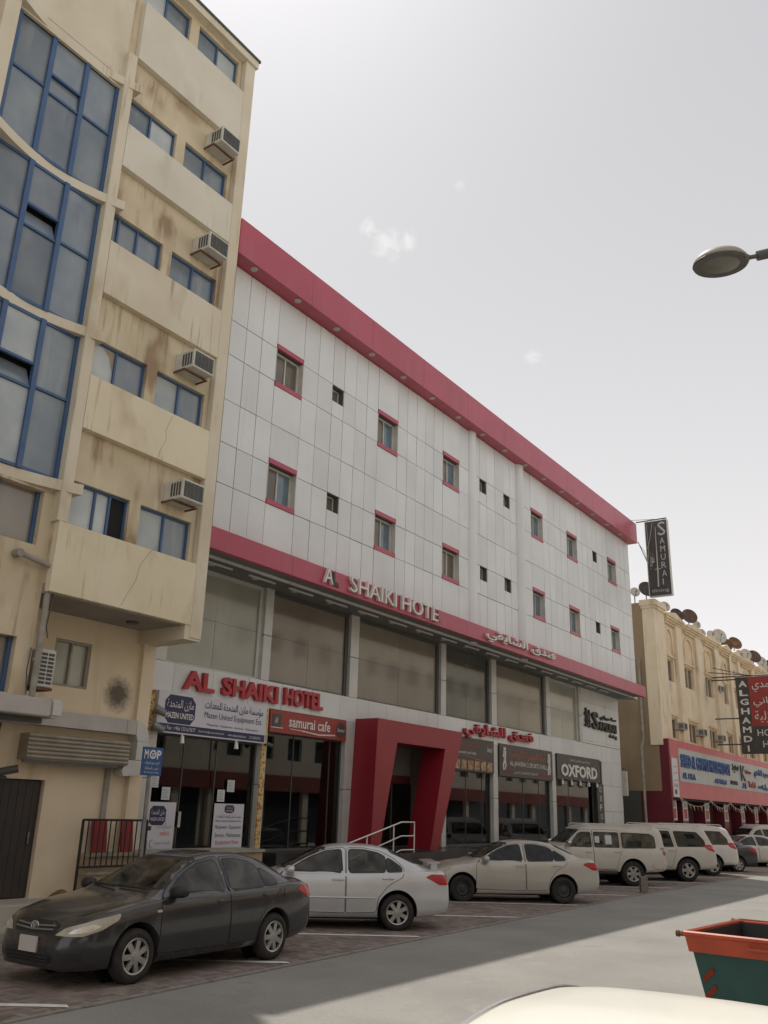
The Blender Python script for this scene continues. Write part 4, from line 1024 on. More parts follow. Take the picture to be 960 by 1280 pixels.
# ground floor
m = mat('beige_soot', (.78, .66, .48), (.70, .59, .42), scale=1.1, rough=.85, bump=.12, bscale=25, streak=((.30, .2, .12), .5, 3))
n = m.node_tree.nodes; l = m.node_tree.links
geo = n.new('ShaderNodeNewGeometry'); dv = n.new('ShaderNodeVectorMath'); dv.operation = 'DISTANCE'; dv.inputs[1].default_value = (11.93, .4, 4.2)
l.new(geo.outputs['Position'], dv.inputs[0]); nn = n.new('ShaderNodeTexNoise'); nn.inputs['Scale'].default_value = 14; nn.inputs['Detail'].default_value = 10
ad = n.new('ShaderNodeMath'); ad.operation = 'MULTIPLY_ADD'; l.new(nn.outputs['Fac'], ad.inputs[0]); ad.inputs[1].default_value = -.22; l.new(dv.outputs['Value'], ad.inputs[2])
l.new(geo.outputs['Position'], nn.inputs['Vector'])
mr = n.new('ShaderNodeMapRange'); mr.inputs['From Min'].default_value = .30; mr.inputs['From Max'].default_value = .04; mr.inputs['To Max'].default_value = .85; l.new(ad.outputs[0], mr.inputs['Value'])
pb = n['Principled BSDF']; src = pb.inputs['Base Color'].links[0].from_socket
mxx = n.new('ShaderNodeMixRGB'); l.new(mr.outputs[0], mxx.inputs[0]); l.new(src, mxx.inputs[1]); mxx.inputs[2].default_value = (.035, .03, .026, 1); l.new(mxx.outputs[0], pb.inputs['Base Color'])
b = bm_(); wall_sheet(b, -6, 12.40, .1, 5.6, .40, [(10.30, 11.15, 4.2, 5.1), (9.55, 10.52, .43, 2.46)], .16)
obj('base_wall', b, 'beige_soot', lb)
b = bm_(); box(b, 12.40, 12.72, .30, .9, .1, 5.58); obj('base_pier', b, 'beige_soot', lb)
b = bm_(); box(b, -6, 12.7, .92, 16, 0, 5.6); obj('core_wall', b, 'beige_wall', lb)
b = bm_(); box(b, -6, 12.38, .6, .91, 0, 5.57); obj('core_wall', b, 'dark_void', lb)
b = bm_()
for q in ((10.30, 10.35, 4.2, 5.1), (11.10, 11.15, 4.2, 5.1), (10.35, 11.10, 4.2, 4.25), (10.35, 11.10, 5.05, 5.1), (10.70, 10.74, 4.25, 5.05)): box(b, q[0], q[1], .44, .54, q[2], q[3])
w = obj('window', b, 'pipe', lb)
bx('pane', 10.35, 10.70, .50, .51, 4.25, 5.05, 'film_pane_pale', w); bx('pane', 10.74, 11.10, .515, .525, 4.25, 5.05, 'film_pane_pale', w)
d = bx('door', 9.56, 10.51, .50, .54, .44, 2.45, 'wood_door', lb)
for k in range(6): unit_box('plank', 9.575 + k * .156, 9.575 + k * .156 + .148, .488, .502, .46, 2.43, 'wood_door', d)
b = bm_(); tube(b, [(10.38, .47, 1.35), (10.38, .47, 1.55)], .015, 6); obj('handle', b, 'trim_chrome', d)
b = bm_(); box(b, -6, 10.85, -.35, .42, .1, .43); bmesh.ops.bevel(b, geom=b.edges[:], offset=.02, segments=1, affect='EDGES'); obj('doorstep', b, 'sidewalk', lb)
# grey canopies and rolled shutter
can = bx('canopy', 4.0, 9.42, -1.02, .38, 3.46, 3.76, 'old_panel', lb, bevel=.015)
bx('canopy_end', 9.43, 9.68, -1.01, .38, 3.455, 3.765, 'alu', lb, bevel=.04)
bx('canopy_rail', 4.0, 9.5, -.7, -.6, 3.36, 3.45, 'dark_alu', lb)
b = bm_(); prism(b, [(9.0, 3.42), (9.0, 3.70), (12.05, 3.70), (12.05, 3.42)], .14, .42, 'y'); obj('fascia_panel', b, 'old_panel', lb)
b = bm_(); prism(b, [(12.06, 3.42), (12.06, 3.70), (12.30, 3.70), (12.30, 3.42)], .14, .42, 'y'); obj('fascia_panel', b, 'old_panel', lb)
arc = [(12.31 + .33 * math.sin(t), 3.37 + .33 * math.cos(t)) for t in [math.pi / 2 * k / 8 for k in range(9)]]
b = bm_(); prism(b, [(12.31, 3.42)] + arc + [(12.64, 3.30), (12.36, 3.30)], .14, .42, 'y'); obj('fascia_corner', b, 'alu', lb)
b = bm_(); prism(b, [(12.36, 3.295), (12.64, 3.295), (12.64, 2.93), (12.36, 2.93)], .14, .42, 'y'); obj('fascia_panel', b, 'alu', lb)
arc = [(12.30 + .34 * math.cos(t), 2.92 - .30 * math.sin(t)) for t in [math.pi / 2 * k / 8 for k in range(9)]]
b = bm_(); prism(b, [(12.05, 2.70), (12.15, 2.92)] + arc + [(12.1, 2.60)], .14, .42, 'y'); obj('fascia_corner', b, 'alu', lb)
b = bm_(); box(b, 9.85, 12.14, .12, .42, 2.80, 3.26); sh = obj('shutter_box', b, 'shutter', lb)
for k in range(6):
    b = bm_(); tube(b, [(9.84, .13, 2.85 + k * .075), (12.15, .13, 2.85 + k * .075)], .04, 8); obj('slat', b, 'shutter', sh, smooth=50)
bx('bottom_bar', 9.8, 11.9, .10, .16, 2.74, 2.79, 'dark_alu', sh)
bx('shutter_guide', 11.84, 11.95, .34, .42, .6, 2.76, 'pipe', lb)
# pipes and cables
b = bm_(); tube(b, [(9.12, -.86, 6.72), (9.12, -.86, 3.78)], .055, 10); tube(b, [(8.42, -.80, 6.15), (8.42, -.92, 6.15), (8.75, -.92, 6.10), (9.12, -.88, 6.06)], .05, 10)
tube(b, [(9.12, -.86, 6.68), (9.12, -.86, 6.76)], .068, 10); tube(b, [(9.12, -.86, 5.95), (9.12, -.86, 6.15)], .07, 10); tube(b, [(8.42, -.79, 6.15), (8.42, -.96, 6.15)], .075, 10)
for z in (5.6, 4.4): tube(b, [(9.04, -.86, z), (9.2, -.86, z)], .03, 6)
obj('drainpipe', b, 'pipe', lb, smooth=40)
b = bm_(); tube(b, [(9.22, -.86, 6.4), (9.24, -.86, 5.5), (9.2, -.86, 5.0), (9.26, -.86, 4.8)], .012, 5); tube(b, [(9.0, -.82, 4.6), (8.95, -.86, 4.2), (9.02, -.84, 3.8)], .012, 5); obj('cable', b, 'dark_alu', lb)
b = bm_(); tube(b, [(9.35, .3, 3.4), (9.3, .33, 2.8), (9.32, .30, 2.55), (9.5, .1, 2.45)], .035, 8); tube(b, [(9.2, .25, 2.5), (9.62, -.05, 2.62)], .07, 10); obj('wall_lamp', b, 'dark_alu', lb, smooth=40)
b = bm_()
for dx in (0, .05, .11): tube(b, [(9.12 + dx, .36, 3.4), (9.0 + dx, .34, 3.0), (9.05 + dx, .36, 2.5), (9.2 + dx, .34, 2.0)], .008, 4)
obj('cable', b, 'dark_void', lb)
# window air conditioners
def window_ac(name='air_conditioner'):
    t = thing(name, None, 'air conditioner')
    b = bm_(); box(b, -.30, .30, -.42, .15, 0, .43); bmesh.ops.bevel(b, geom=b.edges[:], offset=.012, segments=1, affect='EDGES'); obj('case', b, 'ac_white', t, world=False)
    b = bm_(); box(b, -.26, .26, -.432, -.421, .05, .38); g = obj('grille', b, 'ac_grille', t, world=False)
    b = bm_()
    for k in range(6): box(b, -.26, .26, -.440, -.433, .07 + k * .052, .075 + k * .052)
    for k in range(5): box(b, -.22 + k * .11, -.215 + k * .11, -.440, -.433, .06, .37)
    obj('wire', b, 'metal_grey', g, world=False)
    b = bm_()
    for k in range(4): box(b, -.306, -.301, -.36 + k * .08, -.31 + k * .08, .07, .36)
    obj('side_vent', b, 'ac_grille', t, world=False)
    b = bm_(); box(b, -.34, -.31, -.20, .15, -.04, .0); box(b, .31, .34, -.20, .15, -.04, 0); box(b, -.34, .34, -.20, -.17, -.045, -.005); tube(b, [(.32, -.18, .12), (.44, -.1, .12)], .015, 5); obj('bracket', b, 'rust', t, world=False)
    return t
ac0 = window_ac()
acs = [(11.76, 8.02, 'dark grilled air conditioner above the lowest right window, nearest the shop sign'), (11.68, 10.98, 'air conditioner with pale wire grille above the right window of the second glazed storey'),
       (11.76, 14.02, 'air conditioner between stained band and right window, level with the hotel roof corner'), (11.80, 17.02, 'highest air conditioner on the beige building, near its roof corner')]
for i, (x, z, lbl) in enumerate(acs):
    o = ac0 if i == 0 else copy_thing(ac0)
    o.location = (x, -1.0, z); o['label'] = lbl; o['group'] = 'air conditioners on the left building'
s = thing('condenser', 'upright air conditioner condenser beside the grey drainpipe above the canopy', 'air conditioner', (9.3, -.6, 3.95))
bx('case', 9.2, 9.52, -.82, -.42, 3.97, 4.62, 'ac_white', s, bevel=.015)
b = bm_()
for k in range(8):
    for j in range(2): box(b, 9.225 + j * .14, 9.34 + j * .14, -.828, -.821, 4.02 + k * .07, 4.065 + k * .07)
obj('grille', b, 'ac_grille', s); bx('bracket', 9.18, 9.54, -.8, -.4, 3.92, 3.965, 'rust', s)

# ================================================================== THE ARCHED BEIGE BUILDING ON THE RIGHT
rb = thing('apartment_building', 'old beige building with arched niches and shallow gables above a red shop front', 'building', (60, 4, 0))
RX0, RX1 = 45.1, 100.0
b = bm_(); box(b, RX0 + .1, RX1, .35, 18, 5.5, 12.3); box(b, RX0 + .1, RX1, 3.0, 18, 0, 5.6); obj('core_wall', b, 'dark_void', rb)
bays = [(46.9, 50.5, [(46.9, 48.5)]), (50.55, 54.45, [(50.5, 52.2)]), (54.5, 58.15, [(54.6, 56.2)]), (58.25, 60.75, [(58.6, 59.7)]), (60.8, 63.35, [(60.4 + .6, 61.9)])]
x = 63.4
while x < 99:
    bays.append((x, x + 3.7, [(x + .6, x + 2.2)])); x += 3.8
W2 = [w for q in bays for w in q[2]]
hl = [(a, c, z0, z1) for a, c in W2 for z0, z1 in ((9.1, 10.3), (6.1, 7.17))] + [(45.45, 45.95, 9.75, 10.15), (52.55, 53.0, 9.7, 10.1)]
b = bm_(); wall_sheet(b, RX0, RX1, 5.6, 12.5, 0, hl, .18); obj('front_wall', b, 'old_beige', rb)
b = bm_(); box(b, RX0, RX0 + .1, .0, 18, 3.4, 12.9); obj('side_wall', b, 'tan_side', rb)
for a, c, z0, z1 in hl:
    b = bm_(); t = .06
    if c - a < .6:
        bx('vent', a, c, .15, .17, z0, z1, 'dark_void', rb); continue
    box(b, a, a + t, .10, .2, z0, z1); box(b, c - t, c, .10, .2, z0, z1); box(b, a + t, c - t, .10, .2, z1 - t, z1); box(b, a + t, c - t, .10, .2, z0, z0 + t); box(b, (a + c) / 2 - .03, (a + c) / 2 + .03, .09, .2, z0 + t, z1 - t)
    w = obj('window', b, 'old_beige_trim', rb)
    bx('pane', a + t, (a + c) / 2 - .03, .16, .17, z0 + t, z1 - t, 'old_pane', w); bx('pane', (a + c) / 2 + .03, c - t, .165, .175, z0 + t, z1 - t, 'old_pane', w)
    b = bm_(); box(b, a - .15, c + .15, -.10, .0, z1 + .10, z1 + .18); box(b, a - .1, c + .1, -.06, .0, z1 + .18, z1 + .24); obj('hood', b, 'old_beige_trim', w)
# piers, arched niches and stepped gables
for k, (x0, x1, ws) in enumerate(bays):
    px0 = ws[-1][1] + .35
    b = bm_(); box(b, px0, px0 + (.95 if x1 - x0 > 3 else .6), -.18, .0, 5.6, 12.45); obj('pier', b, 'old_beige', rb)
    for (a, c) in ws:
        cx, r = (a + c) / 2, (c - a) / 2 * .95
        b = bm_(); outer = [(cx + r * math.cos(t), 11.35 + r * .85 * math.sin(t)) for t in [math.pi * q / 12 for q in range(13)]]
        inner = [(cx + (r - .14) * math.cos(t), 11.35 + (r - .14) * .85 * math.sin(t)) for t in [math.pi * q / 12 for q in range(13)]]
        P = [(cx + r, 10.55)] + outer + [(cx - r, 10.55), (cx - r + .14, 10.55)] + inner[::-1] + [(cx + r - .14, 10.55)]
        prism(b, P, -.09, .0, 'y'); bmesh.ops.triangulate(b, faces=[f for f in b.faces if len(f.verts) > 4]); obj('arch_moulding', b, 'old_beige_trim', rb)
        b = bm_(); prism(b, [(cx + (r - .15) * math.cos(t), 11.35 + (r - .15) * .85 * math.sin(t)) for t in [math.pi * q / 12 for q in range(13)]] + [(cx - r + .15, 10.55), (cx + r - .15, 10.55)], -.012, .0, 'y'); obj('niche', b, 'old_beige_trim', rb)
    xm = (x0 + x1) / 2
    b = bm_()
    for j, (dz, dy, ins) in enumerate(((0, .14, .22), (.12, .22, .12), (.24, .30, .04), (.36, .36, 0))):
        box(b, x0 + ins, x1 - .42 - ins, -dy, .3, 12.18 + dz, 12.18 + dz + .119)
    prism(b, [(x0, 12.66), (x1 - .42, 12.66), (xm - .21, 12.92)], -.34, .3, 'y'); bmesh.ops.recalc_face_normals(b, faces=b.faces); obj('gable', b, 'old_beige_trim', rb)
b = bm_(); box(b, 45.05, 46.75, -.22, .4, 5.6, 12.55); box(b, 45.0, 46.8, -.30, .45, 12.55, 12.7); box(b, 44.95, 46.85, -.36, .5, 12.7, 13.0); obj('corner_pier', b, 'old_beige', rb)
bx('roof_slab', RX0 + .1, RX1, .3, 18, 12.3, 12.5, 'tan_side', rb)
# lower tan block and alley
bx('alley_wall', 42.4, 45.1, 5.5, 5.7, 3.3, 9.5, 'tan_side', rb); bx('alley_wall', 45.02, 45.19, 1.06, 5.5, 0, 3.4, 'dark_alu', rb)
bx('alley_window', 43.2, 44.1, 5.46, 5.5, 5.6, 6.9, 'old_pane', rb); bx('alley_door', 42.4, 45.0, 5.4, 5.5, 0, 3.29, 'dark_alu', rb)
b = bm_(); tube(b, [(44.95, .72, 9.9), (44.95, .72, 5.9), (44.6, .72, 5.5), (44.6, .72, .1)], .07, 8); obj('downpipe', b, 'pipe', rb, smooth=40)
# red shop front
b = bm_(); box(b, 45.3, RX1, -.45, .0, 3.12, 5.92); obj('shop_fascia', b, 'store_red', rb)
b = bm_(); box(b, 46.6, 69.6, -.47, -.451, 3.92, 5.55); obj('fascia_panel', b, 'store_grey', rb)
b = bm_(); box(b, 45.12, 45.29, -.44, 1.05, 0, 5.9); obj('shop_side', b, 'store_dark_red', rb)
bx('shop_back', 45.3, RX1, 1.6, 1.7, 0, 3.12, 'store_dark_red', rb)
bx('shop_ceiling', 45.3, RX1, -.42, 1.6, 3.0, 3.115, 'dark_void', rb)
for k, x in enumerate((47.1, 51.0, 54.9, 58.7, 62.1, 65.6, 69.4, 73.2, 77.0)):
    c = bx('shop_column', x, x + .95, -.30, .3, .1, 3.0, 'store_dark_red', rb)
    if k % 2: bx('shop_door', x + 1.3, x + 2.6, 1.55, 1.6, .1, 2.6, 'dark_void', rb)
for k, x in enumerate((43.2 + 2.15, 47.15, 51.05, 54.95, 58.75, 62.2, 65.7)):
    s = thing('hanging_banner', ('narrow white printed banner at the left corner of the red shop front', 'narrow white banner on the first red column of the red shop front', 'narrow white banner on the second red column of the red shop front', 'narrow white banner on the third red column of the red shop front',
        'narrow white banner on the fourth red column of the red shop front', 'narrow white banner on the fifth red column of the red shop front', 'narrow white banner on the sixth red column of the red shop front')[k], 'banner', (x, -.33, 2.0), 'white banners on the red shop front columns')
    bx('sheet', x, x + .80, -.33, -.31, 2.05, 3.05, 'flag_white', s); bx('print', x + .12, x + .66, -.335, -.331, 2.15, 2.6, 'print_red', s); bx('print', x + .2, x + .6, -.335, -.331, 2.68, 2.92, 'print_grey', s)
s = thing('hanging_banner', 'white printed board with red and black writing at the left end of the red fascia', 'banner', (45.4, -.5, 3.2))
bx('sheet', 45.35, 46.25, -.49, -.46, 3.15, 5.0, 'sign_white', s)
for z, mt in ((4.5, 'print_red'), (4.2, 'print_red'), (3.85, 'print_red'), (3.62, 'black_letter')): lettering('\u0627\u0644\u063a\u0627\u0645\u062f\u064a' if z > 3.7 else 'SALE', 45.5, z, .6, .16, -.495, mt, s, 0, ar=z > 3.7)
bx('logo', 45.55, 45.9, -.495, -.491, 3.28, 3.5, 'black_letter', s)
s = thing('letter_sign', 'blue shop name letters on the grey panel of the red shop front', 'sign', (56, -.5, 4))
lettering('SAEED AL GHAMDI', 46.85, 4.62, 5.0, .66, -.475, 'print_blue', s, .05, bold=.01); lettering('HOUSEHOLD EST', 52.1, 4.62, 4.3, .66, -.475, 'print_blue', s, .05, bold=.008)
lettering('AL OLA', 47.0, 4.08, 2.2, .30, -.475, 'print_blue', s, .05, bold=.01); lettering('Al Hilal', 52.9, 4.08, 2.4, .26, -.475, 'print_blue', s, .05, bold=.02)
lettering('NADIR', 56.3, 4.15, 1.6, .22, -.475, 'black_letter', s, .05, bold=.02); lettering('\u0633\u0639\u064a\u062f', 56.9, 4.85, 1.5, .5, -.475, 'black_letter', s, .05, ar=True)
lettering('K', 58.9, 4.45, 1.1, .92, -.475, 'black_letter', s, .05); lettering('Al', 59.0, 4.02, .9, .34, -.475, 'print_blue', s, .05)
lettering('Tefal', 60.5, 4.12, 1.9, .38, -.475, 'print_red', s, .05, bold=.02); lettering('\u0647\u062f\u0627\u064a\u0627', 60.0, 4.9, 1.5, .26, -.475, 'print_red', s, .05, ar=True)
lettering('\u0645\u0639\u0631\u0636 \u0633\u0639\u064a\u062f \u0627\u0644\u063a\u0627\u0645\u062f\u064a', 62.3, 4.75, 6.2, .6, -.475, 'print_blue', s, .05, ar=True, bold=.015); lettering('\u0648\u0623\u0648\u0644\u0627\u062f\u0647', 63.1, 4.06, 2.6, .42, -.475, 'print_blue', s, .05, ar=True, bold=.015)
s = thing('blade_sign', 'large black and red household shop blade sign standing out over the street', 'sign', (56, -2.4, 6))
bx('sign_board', 56.0, 56.25, -4.2, -1.38, 5.85, 10.3, 'sign_dark', s)
bx('red_field', 55.99, 56.0, -4.18, -2.12, 7.4, 10.28, 'sign_red', s)
for k, ch in enumerate('ALGHAMDI'): blade_text(ch, -1.55 if ch != 'I' else -1.72, 9.72 - k * .535, .48 if ch != 'I' else .1, .36, 55.985, 'print_white', s, name='letter', bold=.03)
for wd, z in (('\u0627\u0644\u063a\u0627\u0645\u062f\u064a', 9.4), ('\u0644\u0644\u0623\u0648\u0627\u0646\u064a', 8.5), ('\u0627\u0644\u0645\u0646\u0632\u0644\u064a\u0629', 7.6)): blade_text(wd, -2.3, z, 1.7, .68, 55.98, 'print_white', s, ar=True)
blade_text('HOUSE', -2.35, 6.85, 1.65, .38, 55.985, 'print_white', s); blade_text('HOLD', -2.6, 6.2, 1.4, .38, 55.985, 'print_white', s)
b = bm_()
for z in (10.38, 10.2, 7.9, 6.4): tube(b, [(56.1, .0, z), (56.1, -4.1 if z > 10.3 else -1.4, z)], .04, 6)
tube(b, [(55.4, .0, 10.6), (56.1, -2.6, 10.36)], .03, 5); tube(b, [(56.1, .0, 11.0), (56.1, -2.2, 10.38)], .025, 5); obj('bracket', b, 'dark_alu', s)
for i, (x, z, lbl) in enumerate(((48.75, 6.62, 'small pale air conditioner under the first arch of the beige building'), (52.45, 6.60, 'small pale air conditioner under the second arch of the beige building'), (56.45, 6.60, 'small pale air conditioner under the third arch of the beige building'), (57.0, 9.6, 'air conditioner on the upper row beside the third arched window'), (63.9, 6.6, 'air conditioner on the lower row right of the twin narrow windows'))):
    o = copy_thing(ac0); o.location = (x, .0, z); o.scale = (1.0, .8, .9); o['label'] = lbl; o['group'] = 'air conditioners on the arched building'
s = thing('wall_cabinet', 'white upright cabinet on the hotel end wall above the parked off-roader', 'cabinet', (42.4, .9, 5.1))
bx('case', 42.325, 42.55, .78, 1.06, 3.08, 4.2, 'ac_white', s, bevel=.02); bx('bracket', 42.325, 42.6, .85, .95, 4.26, 4.32, 'dark_alu', s)
# satellite dishes along the roof edge
DI = [(47.4, 14.07, .28, 'dish_pale'), (49.5, 14.69, .50, 'dish_black'), (52.7, 14.31, .33, 'dish_pale'), (55.0, 14.23, .46, 'dish_black'), (57.75, 14.66, .53, 'dish_brown'), (59.3, 14.40, .29, 'dish_pale'), (60.2, 13.98, .32, 'dish_pale'), (62.8, 14.31, .36, 'dish_pale'),
      (64.8, 14.57, .55, 'dish_pale'), (66.8, 14.28, .46, 'dish_brown'), (69.3, 14.80, .54, 'dish_rust'), (70.4, 14.07, .42, 'dish_pale'), (72.4, 14.43, .46, 'dish_pale'), (75.2, 14.69, .57, 'dish_brown'), (77.7, 14.63, .49, 'dish_pale'), (79.3, 14.2, .42, 'dish_pale'), (80.8, 14.84, .46, 'dish_black')]
DL = ['small pale satellite dish just left of the tall black blade sign', 'large black satellite dish partly behind the tall black blade sign', 'small white satellite dish over the first gable of the beige building', 'black satellite dish overlapped by a brown rusty one above the second gable',
      'large brown rusty dish overlapping the black one', 'small grey dish below and right of the brown dish', 'small cream dish in front of the third gable', 'white dish left of the largest pale dish', 'largest pale grey dish with a dark feed mast', 'dark brown dish left of the orange rusty dish', 'orange rusty satellite dish',
      'small cream dish below the orange rusty dish', 'cream dish overlapping the one right below the orange rusty dish', 'dark brown dish right of the pair of cream dishes', 'pale dish just right of the last big brown dish', 'pale dish low at the right end of the roof row', 'black dish at the right end of the roof row']
for (x, z, r, mt), lbl in zip(DI, DL):
    y = 1.5
    t = thing('satellite_dish', lbl, 'satellite dish', (x, y, 12.5), 'satellite dishes on the beige building roof')
    aim = Vector((-.72 + .12 * math.sin(x * 3), -.66, .30 + .1 * math.cos(x))).normalized()
    q = aim.to_track_quat('Z', 'Y').to_matrix().to_4x4(); mx = Matrix.Translation((x, y, z)) @ q
    b = bm_(); pr = [(0.02, -.16 * r), (.35 * r, -.13 * r), (.7 * r, -.04 * r), (r, .10 * r), (r * .99, .12 * r), (.68 * r, -.01 * r), (.34 * r, -.10 * r), (.02, -.13 * r)]
    lathe(b, pr, 24, mx); obj('reflector', b, mt, t, smooth=40)
    b = bm_(); base = mx @ Vector((0, 0, -.14 * r)); bk = mx @ Vector((0, 0, -.32 * r))
    tube(b, [base, bk, (bk.x, bk.y, 12.5)], .035, 6); tube(b, [(bk.x - .25, bk.y, 12.52), (bk.x, bk.y, 12.9)], .02, 5); obj('mast', b, 'metal_grey', t)
    b = bm_(); tip = mx @ Vector((0, -.1 * r, .72 * r)); tube(b, [mx @ Vector((0, -.9 * r, .05 * r)), tip], .018, 5); tube(b, [tip, tip + (mx @ Vector((0, 0, .85 * r)) - mx @ Vector((0, 0, .72 * r)))], .05, 8); obj('feed_arm', b, 'dark_alu', t)
# bunting of little flags
s = thing('bunting', 'string of small white and coloured flags across the red shop front', 'bunting', (58, -.6, 3))
b = bm_(); ax = [46.0, 51.4, 55.3, 59.1, 62.6, 66.2, 70]; pts = []
for a, c in zip(ax, ax[1:]):
    for k in range(8):
        u = k / 8; pts.append((a + (c - a) * u, -.62, 3.1 - .34 * 4 * u * (1 - u)))
tube(b, pts, .012, 4); obj('string', b, 'flag_white', s)
for k, p in enumerate(pts[::1]):
    b = bm_(); q = Vector(p); v = [b.verts.new(w) for w in (q + Vector((-.13, 0, 0)), q + Vector((.13, .0, 0)), q + Vector((.05 * math.sin(k), -.06, -.28)))]; f = b.faces.new(v); bmesh.ops.solidify(b, geom=[f], thickness=.006)
    obj('flag', b, ('flag_white', 'flag_white', 'flag_yellow', 'flag_white', 'flag_red')[k % 5], s)
# the sunlit houses across the street, behind the viewer (they light and mirror into the glass)
for i, (x0, x1, h, lbl) in enumerate(((-25, 8.9, 10.5, 'plain beige building across the street behind the viewer'), (9, 35.5, 12.0, 'taller plain building across the street with a red band'), (35.6, 150, 13.5, 'long low plain building across the street'))):
    t = thing('street_building', lbl, 'building', ((x0 + x1) / 2, -22, 0))
    cols_ = [x0 + 1.2 + 2.6 * k for k in range(int((x1 - x0 - 1.5) / 2.6))]
    hs_ = [(a, a + 1.3, z, z + 1.3) for a in cols_ for z in ([4.8, 8.0] if h < 11.9 else [4.8, 8.0, 11.0])]
    b = bm_()
    wall_sheet(b, x0, x1, 3.4, h, 0, hs_, .2)
    for v in b.verts: v.co.y = -19.3 - v.co.y
    for f in b.faces: f.normal_flip()
    obj('front_wall', b, 'far_wall', t)
    b = bm_(); box(b, x0, x1, -32, -19.52, 0, h - .02); obj('core_wall', b, 'far_wall', t)
    bx('window_glass', x0 + .3, x1 - .3, -19.516, -19.506, 4.5, h - .5, 'far_pane', t)
    b = bm_(); box(b, x0, x1, -19.5, -19.1, 3.0, 3.9); obj('shop_fascia', b, 'far_band', t)
    xx = x0
    while xx < x1: bx('shop_column', xx, xx + .5, -19.5, -19.25, 0, 2.99, 'far_wall', t); xx += 4.0
    bx('shop_glass', x0 + .3, x1 - .3, -19.516, -19.506, .1, 2.99, 'far_pane', t)
    bx('roof_slab', x0, x1, -32, -19.2, h, h + .4, 'far_wall', t)
# ================================================================== CARS
def pchip(pts):
    xs = [p[0] for p in pts]; ys = [p[1] for p in pts]; n = len(xs)
    h = [xs[i + 1] - xs[i] for i in range(n - 1)]; d = [(ys[i + 1] - ys[i]) / h[i] for i in range(n - 1)]
    m = [d[0]] + [0 if d[i - 1] * d[i] <= 0 else (h[i - 1] + h[i]) * 3 / ((2 * h[i] + h[i - 1]) / d[i - 1] + (h[i] + 2 * h[i - 1]) / d[i]) for i in range(1, n - 1)] + [d[-1]]
    def f(x):
        if x <= xs[0]: return ys[0]
        if x >= xs[-1]: return ys[-1]
        i = next(k for k in range(n - 1) if xs[k] <= x <= xs[k + 1])
        t = (x - xs[i]) / h[i]
        return (2 * t ** 3 - 3 * t ** 2 + 1) * ys[i] + (t ** 3 - 2 * t ** 2 + t) * h[i] * m[i] + (-2 * t ** 3 + 3 * t ** 2) * ys[i + 1] + (t ** 3 - t ** 2) * h[i] * m[i + 1]
    return f
def catmull(P, sub):
    out = []; n = len(P)
    for i in range(n - 1):
        p0, p1, p2, p3 = P[max(i - 1, 0)], P[i], P[i + 1], P[min(i + 2, n - 1)]
        for k in range(sub):
            t = k / sub
            out.append(tuple(.5 * (2 * b_ + (c - a) * t + (2 * a - 5 * b_ + 4 * c - d) * t * t + (3 * b_ - a - 3 * c + d) * t ** 3) for a, b_, c, d in zip(p0, p1, p2, p3)))
    out.append(P[-1]); return out
def car_shell(sp):
    top, bot, belt, wm, wr = (pchip(sp[k]) for k in ('top', 'bot', 'belt', 'w', 'wr'))
    xa, xb = sp['top'][0][0], sp['top'][-1][0]
    N = 96; xs = []
    for k in range(N + 1):
        u = k / N; s_ = .5 - .5 * math.cos(math.pi * u); xs.append(xa + (xb - xa) * (.55 * u + .45 * s_))
    secs = []
    cr = sp.get('crown', .03); ed = sp.get('edge', .07)
    for x in xs:
        zt, zb, zl, w, r = top(x), bot(x), belt(x), wm(x), wr(x)
        zl = min(zl, zt - .02); r = min(r, w)
        k = max(0.0, min(1.0, (zt - zl) / .42)); H = zl - zb
        wb = w - sp.get('tuck', .05)
        P = [(0, zb), (w * .78, zb), (wb, zb + .025 + .05 * H), (w - .012, zb + .28 * H), (w, zb + .52 * H), (w - .012, zb + .80 * H), (w - .045, zl - .005)]
        wl = w - .045
        zr = zt - ed * k - cr * .6
        if k > .02:
            P += [(wl - .022 - (wl - r) * .10, zl + .05 * (zr - zl) + .012), (wl + (r - wl) * .55, zl + (zr - zl) * .55), (r, zr), (r * .80, zt - cr * .42), (r * .42, zt - cr * .1), (0, zt)]
        else:
            P += [(wl - (wl - r) * .25, zl + (zt - zl) * .30), (r + (wl - r) * .35, zl + (zt - zl) * .55), (r * .9, zl + (zt - zl) * .78), (r * .7, zl + (zt - zl) * .9), (r * .4, zl + (zt - zl) * .98), (0, zt)]
        secs.append([(x, y, z) for y, z in catmull(P, 4)])
    b = bm_(); n = len(secs[0]); L = []
    for s_ in secs:
        half = [b.verts.new(q) for q in s_]; oth = [half[0]] + [b.verts.new((q[0], -q[1], q[2])) for q in s_[1:-1]] + [half[-1]]
        L.append(half + oth[-2:0:-1])
    m = len(L[0])
    for A, B in zip(L, L[1:]):
        for i in range(m): b.faces.new((A[i], A[(i + 1) % m], B[(i + 1) % m], B[i]))
    for ring in (L[0], L[-1]):
        c = b.verts.new(sum((v.co for v in ring), Vector()) / m)
        for i in range(m): b.faces.new((ring[i], ring[(i + 1) % m], c))
    bmesh.ops.recalc_face_normals(b, faces=b.faces)
    return b
class Frame:
    """a viewing direction round the car: 0 = from the front, 90 = from the left, 180 = from the rear; pts are (across, height)"""
    def __init__(s, yaw):
        a = R(yaw); s.d = Vector((math.cos(a), math.sin(a), 0)); s.u = Vector((-math.sin(a), math.cos(a), 0))
    def to2(s, p): p = Vector(p); return (p.dot(s.u), p.z)
